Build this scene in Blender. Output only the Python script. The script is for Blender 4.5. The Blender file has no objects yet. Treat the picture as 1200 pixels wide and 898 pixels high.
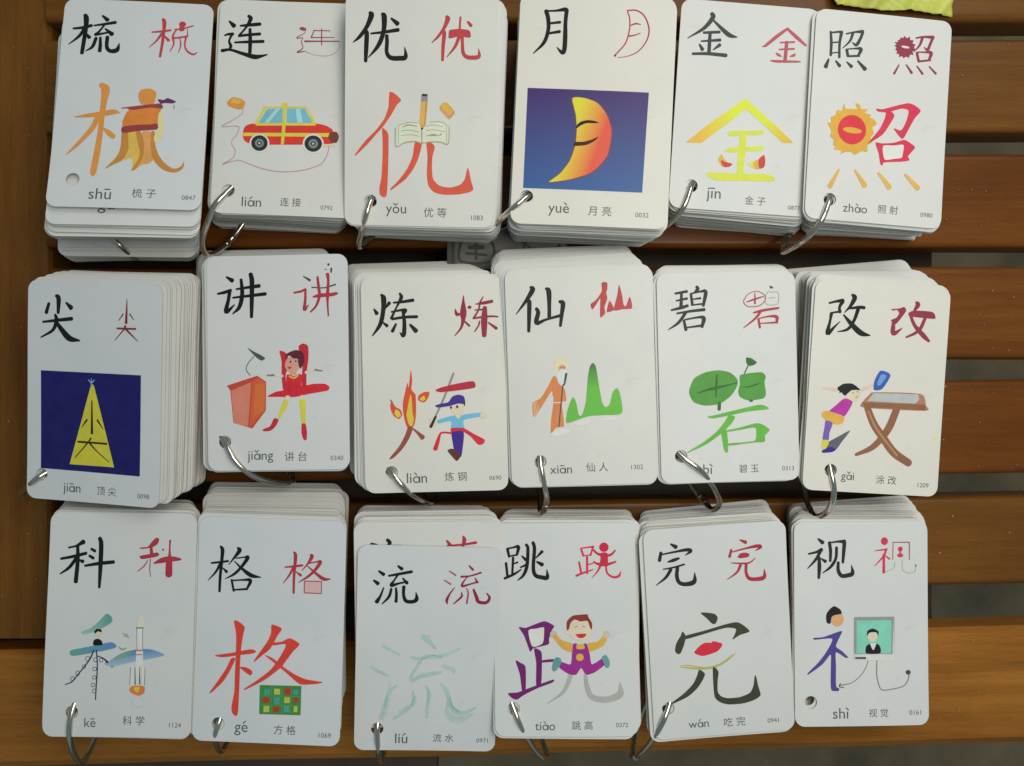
# Decks of ringed picture cards laid out in three rows on a slatted wooden bench.
# Everything is in metres. Printed artwork is flat ink geometry lying on each card,
# its coordinates are card-local hundredths of a millimetre.
import bpy, bmesh, math, random
from mathutils import Vector, Matrix, Euler
from mathutils.geometry import tessellate_polygon
random.seed(7)
S = bpy.context.scene
COL = S.collection

# ---------------------------------------------------------------- camera, light
CAM_H = 0.387
cd = bpy.data.cameras.new('camera'); cam = bpy.data.objects.new('camera', cd); COL.objects.link(cam)
cam.location = (0, 0, CAM_H); cd.sensor_width = 36; cd.lens = 28.5; cd.clip_start = .01; cd.clip_end = 20
cd.dof.use_dof = True; cd.dof.focus_distance = .338; cd.dof.aperture_fstop = 13.0
S.camera = cam
w = bpy.data.worlds.new('World'); S.world = w; w.use_nodes = True
bgn = w.node_tree.nodes['Background']; bgn.inputs[0].default_value = (.68, .92, 1.0, 1); bgn.inputs[1].default_value = .195
def area(name, loc, target, size, power, col):
    l = bpy.data.lights.new(name, 'AREA'); l.size = size; l.energy = power; l.color = col
    o = bpy.data.objects.new(name, l); COL.objects.link(o); o.location = loc
    o.rotation_euler = (Vector(target) - Vector(loc)).to_track_quat('-Z', 'Y').to_euler(); return o
area('window_light', (.42, .66, .80), (.07, .02, 0), .5, 2.7, (1, .975, .91))
area('overhead_fill_light', (.17, .07, .58), (.09, .0, 0), .32, 1.70, (1, .955, .86))  # added low lamp, placed so its falloff dims the left side
S.view_settings.view_transform = 'Standard'; S.view_settings.look = 'None'; S.view_settings.exposure = 0; S.view_settings.gamma = 1

# ---------------------------------------------------------------- materials
def lin(c): c /= 255; return c / 12.92 if c <= .04045 else ((c + .055) / 1.055) ** 2.4
def nm(name, rough=.5, spec=.5, metal=0):
    m = bpy.data.materials.new(name); m.use_nodes = True; nt = m.node_tree; b = nt.nodes['Principled BSDF']
    b.inputs['Roughness'].default_value = rough; b.inputs['Specular IOR Level'].default_value = spec; b.inputs['Metallic'].default_value = metal
    return m, nt, b
def noise(nt, scale, detail=4, rough=.6, coord='Object', sc=(1, 1, 1), loc=None):
    tc = nt.nodes.new('ShaderNodeTexCoord'); mp = nt.nodes.new('ShaderNodeMapping'); n = nt.nodes.new('ShaderNodeTexNoise')
    mp.inputs['Scale'].default_value = sc; nt.links.new(tc.outputs[coord], mp.inputs[0]); nt.links.new(mp.outputs[0], n.inputs['Vector'])
    n.inputs['Scale'].default_value = scale; n.inputs['Detail'].default_value = detail; n.inputs['Roughness'].default_value = rough
    if loc is not None: nt.links.new(loc, mp.inputs['Location'])
    return n
def ramp(nt, src, stops):
    r = nt.nodes.new('ShaderNodeValToRGB'); e = r.color_ramp.elements
    while len(e) < len(stops): e.new(.5)
    for q, (p, c) in zip(e, stops): q.position = p; q.color = (*c, 1)
    nt.links.new(src, r.inputs[0]); return r
def mix(nt, f, a, b, mode='MIX'):
    x = nt.nodes.new('ShaderNodeMix'); x.data_type = 'RGBA'; x.blend_type = mode
    for i, v in ((0, f), (6, a), (7, b)):
        if hasattr(v, 'is_linked'): nt.links.new(v, x.inputs[i])
        elif i == 0: x.inputs[0].default_value = v
        else: x.inputs[i].default_value = (*v, 1)
    return x.outputs[2]
def bump(nt, b, src, strength, dist=.001):
    u = nt.nodes.new('ShaderNodeBump'); u.inputs['Strength'].default_value = strength; u.inputs['Distance'].default_value = dist
    nt.links.new(src, u.inputs['Height']); nt.links.new(u.outputs[0], b.inputs['Normal'])

def paper_mat(name='glossy_card_paper', tint=(1, 1, 1)):
    m, nt, b = nm(name, .40, .38)
    n = noise(nt, 28, 3); oi = nt.nodes.new('ShaderNodeObjectInfo')
    r = ramp(nt, n.outputs[0], [(.35, (.775, .782, .775)), (.65, (.815, .815, .80))])
    t = ramp(nt, oi.outputs['Random'], [(0, (.95, .97, .98)), (1, (1, .985, .95))])
    c = mix(nt, 1.0, r.outputs[0], t.outputs[0], 'MULTIPLY')
    g = noise(nt, 70, 6, .7, sc=(1, 1.6, 1)); gr = ramp(nt, g.outputs[0], [(.60, (1, 1, 1)), (.78, (.90, .885, .85))])
    c = mix(nt, 1.0, c, gr.outputs[0], 'MULTIPLY'); c = mix(nt, 1.0, c, tint, 'MULTIPLY'); nt.links.new(c, b.inputs['Base Color'])
    rr = nt.nodes.new('ShaderNodeMapRange'); rr.inputs[3].default_value = .34; rr.inputs[4].default_value = .52
    nt.links.new(g.outputs[0], rr.inputs[0]); nt.links.new(rr.outputs[0], b.inputs['Roughness'])
    f = noise(nt, 9, 2); bump(nt, b, f.outputs[0], .25, .0012)
    return m
def edge_mat():
    m, nt, b = nm('card_edge_paper', .8, .2)
    oi = nt.nodes.new('ShaderNodeObjectInfo'); n = noise(nt, 45, 4, sc=(1, 1, 1))
    r = ramp(nt, n.outputs[0], [(.3, (.50, .42, .31)), (.7, (.68, .60, .48))])
    t = ramp(nt, oi.outputs['Random'], [(0, (.68, .65, .60)), (.25, (.88, .86, .83)), (1, (1, .99, .96))])
    nt.links.new(mix(nt, 1.0, r.outputs[0], t.outputs[0], 'MULTIPLY'), b.inputs['Base Color']); return m
PAPER, EDGE = paper_mat(), edge_mat()
CREAM = paper_mat('creamy_card_paper', (1.03, 1.0, .955)); COOL = paper_mat('cool_white_card_paper', (.965, .985, 1.03))

def wood_mat(name, along=(1.2, 26, 26), tone=1.0, red=1.0):
    m, nt, b = nm(name, .36, .10)
    oi = nt.nodes.new('ShaderNodeObjectInfo'); cx = nt.nodes.new('ShaderNodeCombineXYZ')
    mu = nt.nodes.new('ShaderNodeMath'); mu.operation = 'MULTIPLY'; mu.inputs[1].default_value = 37
    nt.links.new(oi.outputs['Random'], mu.inputs[0]); nt.links.new(mu.outputs[0], cx.inputs[0]); nt.links.new(mu.outputs[0], cx.inputs[1])
    g = noise(nt, 9, 8, .62, sc=along, loc=cx.outputs[0])
    f = noise(nt, 95, 6, .75, sc=(along[0] * .9, along[1] * .9, along[2]), loc=cx.outputs[0])
    lo = noise(nt, 7, 2, sc=(1, 2, 1) if along[0] < along[1] else (2, 1, 1), loc=cx.outputs[0])
    k = tone
    c1 = ramp(nt, g.outputs[0], [(.26, (.130 * k, .048 * k, .0075 * k)), (.5, (.172 * k, .067 * k, .0105 * k)), (.76, (.210 * k, .086 * k, .015 * k))])
    c2 = ramp(nt, f.outputs[0], [(.34, (.80, .76, .73)), (.50, (1.0, 1.0, 1.0)), (.7, (1.06, 1.05, 1.03))])
    c3 = ramp(nt, lo.outputs[0], [(.3, (.75, .72, .72)), (.7, (1.2, 1.25, 1.3))])
    c = mix(nt, 1.0, c1.outputs[0], c2.outputs[0], 'MULTIPLY'); c = mix(nt, 1.0, c, c3.outputs[0], 'MULTIPLY')
    c = mix(nt, 1.0, c, (1, red, red * red), 'MULTIPLY'); nt.links.new(c, b.inputs['Base Color'])
    rr = nt.nodes.new('ShaderNodeMapRange'); rr.inputs[3].default_value = .30; rr.inputs[4].default_value = .52
    nt.links.new(lo.outputs[0], rr.inputs[0]); nt.links.new(rr.outputs[0], b.inputs['Roughness'])
    bump(nt, b, f.outputs[0], .12, .0006); b.inputs['Coat Weight'].default_value = .22; b.inputs['Coat Roughness'].default_value = .24
    return m
WOOD_X = wood_mat('varnished_slat_wood'); WOOD_Y = wood_mat('varnished_board_wood', (26, 1.2, 26), 1.12)
WOOD_R = wood_mat('redder_slat_wood', (1.2, 24, 24), 1.05, .80)
WOOD_L = wood_mat('lighter_front_slat_wood', (1.2, 22, 22), 2.25)
def plain(name, rgb, rough=.5, spec=.4, metal=0, nz=.12, scale=60):
    m, nt, b = nm(name, rough, spec, metal); n = noise(nt, scale, 4)
    r = ramp(nt, n.outputs[0], [(.3, tuple(c * (1 - nz) for c in rgb)), (.7, tuple(min(1, c * (1 + nz)) for c in rgb))])
    nt.links.new(r.outputs[0], b.inputs['Base Color']); return m
STEEL = plain('nickel_plated_steel', (.74, .68, .59), .15, .5, 1, .08, 300)
BRASS = plain('dull_latch_metal', (.55, .49, .40), .25, .5, 1, .1, 300)
FLOOR = plain('grey_tile_floor', (.24, .175, .10), .5, .4, 0, .35, 14)
GAP_SHADE = plain('dark_gap_shade', (.085, .055, .036), .5, .4, 0, .2, 30)  # dark colour standing in for shade below the slat gaps
YELLOW = plain('yellow_green_plastic', (.62, .66, .11), .35, .5, 0, .25, 45)
SLIP = plain('faded_printed_paper', (.26, .25, .23), .7, .3, 0, .15, 60)

# printing inks: colour as seen on the cards under this light, turned into albedo
INK = dict(ink=(22,26,26), ink2=(36,42,38), inkgrey=(52,62,62), inkblue=(42,50,88), red=(182,58,64), red2=(170,44,62), redbig=(214,56,40),
 rose=(180,78,92), rosered=(206,42,74), maroon=(146,58,58), maroon2=(150,62,84), maroonline=(160,72,92), maroonr=(140,50,70), darkred=(122,40,42),
 crimson=(190,32,50), crimson2=(206,24,46), crimsonp=(196,20,62), crimsonr=(138,32,54), pinkline=(186,134,160), vermilion=(224,78,54),
 orange=(210,138,54), orangelight=(224,150,76), deeporange=(216,122,36), goldbrown=(188,128,44), gold=(216,172,66), cream=(214,200,150),
 carred=(214,46,36), yellowc=(206,196,46), glass=(112,176,196), glasslite=(160,204,206), offwhite=(214,214,204), white2=(222,222,216),
 tyre=(44,50,50), hub=(120,128,128), lampbrown=(112,62,48), pagec=(214,212,188), pageline=(150,150,124), pencil=(222,166,76),
 pencilshade=(196,136,54), woodtip=(196,146,96), metalgrey=(140,134,130), yelloworange=(232,166,46), nightblue=(44,84,142), nightpurple=(58,34,98),
 moonrim=(112,70,74), browndark=(62,32,20), lime=(202,214,40), cored=(196,60,52), cored2=(216,44,58), sunyellow=(236,160,40), straw=(216,166,72),
 deepblue=(30,26,96), paley=(198,190,28), paleblue=(120,160,190), darkgrey=(66,72,70), woodred=(190,66,48), brickorange=(206,84,48),
 woodsalmon=(206,120,100), orangebrown=(206,104,42), micgreen=(70,84,78), skin=(232,198,172), skin2=(206,146,128), skindark=(150,100,84),
 skinpale=(212,186,166), skinorange=(222,158,104), greyhand=(120,126,122), hairbrown=(92,38,46), hairred=(140,46,40), flamered=(216,70,34),
 flameorange=(232,120,48), flameyellow=(242,188,32), woodbark=(146,72,56), bat=(176,26,52), capblue=(62,40,140), skyblue=(98,176,212),
 indigo=(62,36,140), brownshoe=(90,48,38), robe=(222,126,66), robelight=(222,160,112), beigehair=(222,206,160), grassgreen=(90,172,50),
 leafgreen=(74,146,52), leafdark=(44,104,42), cloudw=(216,212,212), bluescrub=(48,92,170), bluelight=(104,146,204), black2=(34,32,36),
 magenta=(176,44,156), saffron=(230,162,56), violet=(116,86,176), violetdark=(76,66,140), shadowg=(92,92,104), board=(168,116,84),
 brownframe=(138,92,66), brownlight=(176,126,86), boardgrey=(170,176,176), yellowspot=(214,214,110), tealpale=(142,184,172), teal2=(92,150,148),
 bluesteel=(88,134,176), bluepale=(152,178,194), greenwash=(122,160,124), rocket=(206,212,206), creamtip=(222,204,176), smoke=(192,200,200),
 palegreen=(180,190,180), palepink=(210,170,170), gridgreen=(52,132,60), tileteal=(60,150,140), tileyellow=(170,180,70), tilered=(176,50,40),
 gridline=(96,150,60), water=(164,192,190), waterlite=(176,192,190), water2=(140,176,172), purple=(110,28,106), purple2=(150,36,136), greytrail=(168,168,164),
 cuff=(196,176,166), mouthred=(196,40,46), greyolive=(62,66,52), lipred=(222,32,60), greenline=(152,176,86), greyline=(150,150,140), greyline2=(124,126,120),
 greyframe=(138,146,142), silver=(200,202,198), tealscreen=(120,196,172), txt=(82,86,86), num=(92,92,90), dirtpurple=(96,50,90), goldx=(0,0,0))
ILL = .74
_m = {}
def ink(name):
    if name not in _m:
        rgb = tuple(min(.88, lin(c) / ILL) for c in INK[name]); L = .3 * rgb[0] + .6 * rgb[1] + .1 * rgb[2]; rgb = tuple(c * .92 + L * .08 for c in rgb)
        m, nt, b = nm('ink_' + name, .42, .22); n = noise(nt, 160, 3)
        r = ramp(nt, n.outputs[0], [(.3, tuple(c * .92 for c in rgb)), (.7, tuple(min(.9, c * 1.06 + .004) for c in rgb))])
        nt.links.new(r.outputs[0], b.inputs['Base Color']); _m[name] = m
    return _m[name]
def grad(a, b_, A, B, key):
    m, nt, b = nm('ink_blend_' + a + '_' + b_, .42, .45)
    tc = nt.nodes.new('ShaderNodeTexCoord'); s = nt.nodes.new('ShaderNodeVectorMath'); s.operation = 'SUBTRACT'; s.inputs[1].default_value = (*A, 0)
    d = nt.nodes.new('ShaderNodeVectorMath'); d.operation = 'DOT_PRODUCT'; D = Vector(B) - Vector(A); D = D / D.length_squared
    d.inputs[1].default_value = (D.x, D.y, 0); nt.links.new(tc.outputs['Object'], s.inputs[0]); nt.links.new(s.outputs[0], d.inputs[0])
    ca, cb = (tuple(min(.88, lin(c) / ILL) for c in INK[q]) for q in (a, b_))
    r = ramp(nt, d.outputs['Value'], [(0, ca), (1, cb)]); nt.links.new(r.outputs[0], b.inputs['Base Color']); return m

# ---------------------------------------------------------------- helpers
def link(name, me, parent=None, mats=()):
    o = bpy.data.objects.new(name, me); COL.objects.link(o)
    if me is not None:
        for m in mats: me.materials.append(m)
    if parent is not None: o.parent = parent
    return o
def empty(name, loc=(0, 0, 0), label=None, cat=None, group=None):
    o = link(name, None); o.location = loc; o.empty_display_size = .01
    if label: o['label'] = label
    if cat: o['category'] = cat
    if group: o['group'] = group
    return o
def mesh(name, v, f, mi=None, smooth=False):
    me = bpy.data.meshes.new(name); me.from_pydata(v, [], f)
    if mi: me.polygons.foreach_set('material_index', mi)
    if smooth: me.polygons.foreach_set('use_smooth', [True] * len(f))
    me.update(); return me
def rounded(wd, ht, r, seg=5):
    pts = []
    for cx, cy, a0 in ((wd/2-r, ht/2-r, 0), (-wd/2+r, ht/2-r, 90), (-wd/2+r, -ht/2+r, 180), (wd/2-r, -ht/2+r, 270)):
        for k in range(seg + 1):
            a = math.radians(a0 + 90 * k / seg); pts.append((cx + r * math.cos(a), cy + r * math.sin(a)))
    return pts
def bend(me, kx, ky, ky2=0):
    """gentle curl: cut the sheet on a 3 mm grid and lift it"""
    bm = bmesh.new(); bm.from_mesh(me)
    for ax, lim in ((0, .033), (1, .048)):
        q = -lim
        while q < lim:
            no = (1, 0, 0) if ax == 0 else (0, 1, 0); co = (q, 0, 0) if ax == 0 else (0, q, 0)
            bmesh.ops.bisect_plane(bm, geom=bm.verts[:] + bm.edges[:] + bm.faces[:], dist=1e-9, plane_co=co, plane_no=no); q += .003
    for v in bm.verts:
        x, y_ = v.co.x / .03, v.co.y / .045; v.co.z += kx * (x * x - .33) + ky * (y_ * y_ - .33) + ky2 * y_ ** 3
    bm.to_mesh(me); bm.free(); me.update(); return me
BEND = None
def card_mesh(name, wd, ht, hole, th=.00036, r=.0042, hr=.0027, notch=None):
    out = rounded(wd, ht, r)
    if notch:   # worn corner: points replaced by an irregular tear
        out = [p for p in out if not notch[0](p)]; i = notch[1]
        out = sorted(out + list(i), key=lambda p: math.atan2(p[1], p[0]))
    inn = [(hole[0] + hr * math.cos(math.radians(a)), hole[1] + hr * math.sin(math.radians(a))) for a in range(0, 360, 24)]
    tris = tessellate_polygon([[Vector((*p, 0)) for p in out], [Vector((*p, 0)) for p in inn]])
    al = out + inn; n = len(al); no = len(out)
    v = [(x, y, th / 2) for x, y in al] + [(x, y, -th / 2) for x, y in al]; f = []; mi = []
    for t in tris:
        a, b, c = (Vector(al[q]) for q in t)
        if (b - a).cross(c - a) < 0: t = (t[0], t[2], t[1])
        f.append(tuple(t)); mi.append(0); f.append((t[2] + n, t[1] + n, t[0] + n)); mi.append(0)
    for k in range(no): q = (k + 1) % no; f.append((k, k + n, q + n, q)); mi.append(1)
    for k in range(len(inn)):
        a, b = no + k, no + (k + 1) % len(inn); f.append((a, b, b + n, a + n)); mi.append(1)
    return mesh(name, v, f, mi)

STEP = 2.2e-6
class Art:
    """flat ink shapes, each a couple of microns above the one before"""
    def __init__(s, z0): s.v = []; s.f = []; s.mi = []; s.mats = []; s.cur = 0; s.z = z0
    def mat(s, m):
        if m not in s.mats: s.mats.append(m)
        s.cur = s.mats.index(m)
    def poly(s, pts):
        s.z += STEP; b = len(s.v); s.v += [(x, y, s.z) for x, y in pts]
        for t in tessellate_polygon([[Vector((x, y, 0)) for x, y in pts]]):
            A, B, C = (Vector(pts[q]) for q in t); cr = (B - A).cross(C - A)
            if abs(cr) < 1e-13: continue
            t = t if cr > 0 else (t[0], t[2], t[1]); s.f.append(tuple(q + b for q in t)); s.mi.append(s.cur)
    def stroke(s, pts):
        P = [Vector((p[0], p[1], p[2])) for p in pts]
        if len(P) == 2: c = [P[0].lerp(P[1], k / 3) for k in range(4)]
        else:
            Q = [P[0] * 2 - P[1]] + P + [P[-1] * 2 - P[-2]]; c = []
            for i in range(1, len(Q) - 2):
                for k in range(5):
                    t = k / 5; a, b_, d, e = Q[i-1], Q[i], Q[i+1], Q[i+2]
                    c.append(.5 * ((2 * b_) + (d - a) * t + (2*a - 5*b_ + 4*d - e) * t*t + (3*b_ - a - 3*d + e) * t**3))
            c.append(P[-1].copy())
        L = []; R = []; n = len(c)
        dirs = []
        for i in range(n):
            d = (c[min(i+1, n-1)] - c[max(i-1, 0)]); d = Vector((d.x, d.y)); dirs.append(d.normalized() if d.length > 0 else Vector((1, 0)))
        d0, d1 = dirs[0], dirs[-1]
        def cap(p, d, w):
            return [(p.x + w/2 * (math.cos(a) * d.x * .8 - math.sin(a) * d.y), p.y + w/2 * (math.cos(a) * d.y * .8 + math.sin(a) * d.x)) for a in [math.radians(q) for q in (-90, -60, -30, 0, 30, 60, 90)]]
        s.z += STEP; zz = s.z; b = len(s.v); q = []
        for i in range(n):
            wd = max(c[i].z, .00008) / 2; nx, ny = -dirs[i].y * wd, dirs[i].x * wd; z = zz + STEP * .6 * i / n
            q.append(((c[i].x + nx, c[i].y + ny, z), (c[i].x - nx, c[i].y - ny, z)))
        for a_, b_ in q: s.v += [a_, b_]
        for i in range(n - 1):
            k = b + 2 * i; s.f.append((k + 1, k + 3, k + 2, k)); s.mi.append(s.cur)
        for p, d, z in ((c[0], -d0, zz), (c[-1], d1, zz + STEP * .6)):
            w_ = max(p.z, .00008); cp = cap(p, d, w_); k = len(s.v); s.v += [(x, y, z) for x, y in cp]
            s.f.append(tuple(range(k, k + 7))); s.mi.append(s.cur)
        s.z += STEP * .6
    def spline(s, pts, sub=4):
        n = len(pts); P = [Vector(p) for p in pts]; o = []
        for i in range(n):
            a, b_, d, e = P[i-1], P[i], P[(i+1) % n], P[(i+2) % n]
            for k in range(sub):
                t = k / sub
                m1, m2 = (d - a) * .36, (e - b_) * .36
                h = (2*t**3 - 3*t*t + 1) * b_ + (t**3 - 2*t*t + t) * m1 + (-2*t**3 + 3*t*t) * d + (t**3 - t*t) * m2
                o.append((h.x, h.y))
        return o
    def ell(s, cx, cy, rx, ry, rot):
        a = math.radians(rot); ca, sa = math.cos(a), math.sin(a); o = []
        for k in range(20):
            t = 2 * math.pi * k / 20; x, y = rx * math.cos(t), ry * math.sin(t); o.append((cx + x*ca - y*sa, cy + x*sa + y*ca))
        return o
    def make(s, name, parent):
        me = mesh(name, s.v, s.f, s.mi)
        if BEND: bend(me, *BEND)
        o = link(name, me, parent, s.mats); return o

_tc = bpy.data.curves.new('text_source', 'FONT'); _to = bpy.data.objects.new('text_source', _tc); COL.objects.link(_to)
def text_into(art, txt, cx, cy, width, rot=0, bold=0, tall=1.0):
    _tc.body = txt; _tc.offset = bold; _tc.resolution_u = 3
    dg = bpy.context.evaluated_depsgraph_get(); dg.update()
    me = bpy.data.meshes.new_from_object(_to.evaluated_get(dg))
    xs = [v.co.x for v in me.vertices]; ys = [v.co.y for v in me.vertices]
    if not xs: return
    x0, x1, y0, y1 = min(xs), max(xs), min(ys), max(ys); k = width / (x1 - x0); art.z += STEP; b = len(art.v)
    for v in me.vertices: art.v.append((cx + (v.co.x - (x0+x1)/2) * k, cy + (v.co.y - (y0+y1)/2) * k * tall, art.z))
    for p in me.polygons:
        vs = list(p.vertices)
        if p.normal.z < 0: vs.reverse()
        art.f.append(tuple(q + b for q in vs)); art.mi.append(art.cur)
    bpy.data.meshes.remove(me)

def bbox(txt):
    _tc.body = txt; dg = bpy.context.evaluated_depsgraph_get(); dg.update(); me = bpy.data.meshes.new_from_object(_to.evaluated_get(dg))
    xs = [v.co.x for v in me.vertices]; ys = [v.co.y for v in me.vertices]; bpy.data.meshes.remove(me); return min(xs), max(xs), min(ys), max(ys)
def pinyin(art, word, tone, cx, cy, width):
    """single-storey a is an o with a stem; the tone mark sits over its vowel"""
    w_ = word.replace('a', 'o'); vi = ([word.index(c) for c in 'aoe' if c in word] + [q for q, c in enumerate(word) if c in 'iuı'][::-1])[0]
    X0, X1, Y0, Y1 = bbox(w_); k = width / (X1 - X0); P = lambda x, y: (cx + (x - (X0 + X1) / 2) * k, cy + (y - (Y0 + Y1) / 2) * k)
    text_into(art, w_, cx, cy, width); xh = bbox('x')[3]
    for i, c in enumerate(word):
        if c == 'a':
            x = bbox(w_[:i + 1])[1]; a, b_ = P(x - .015, .0), P(x - .015, xh); art.poly([(a[0] - .035 * k, a[1]), (a[0] + .035 * k, a[1]), (b_[0] + .035 * k, b_[1]), (b_[0] - .035 * k, b_[1])])
    if tone:
        x1 = bbox(w_[:vi + 1])[1]; lw = bbox('n' + w_[vi])[1] - bbox('n')[1]; x = x1 - lw * .47
        if word[vi] in 'ı': x = x1 - .04
        x, y_ = P(x, xh + .17); h = .075 * k; q = .15 * k; tw = .07 * k
        if tone == '-': art.stroke([(x - q, y_, tw), (x + q, y_, tw)])
        elif tone == '/': art.stroke([(x - q * .5, y_ - h, tw), (x + q * .6, y_ + h, tw)])
        elif tone == '\\': art.stroke([(x - q * .6, y_ + h, tw), (x + q * .5, y_ - h, tw)])
        else: art.stroke([(x - q * .9, y_ + h, tw), (x, y_ - h, tw)]); art.stroke([(x + q * .9, y_ + h, tw), (x, y_ - h, tw)])

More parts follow.
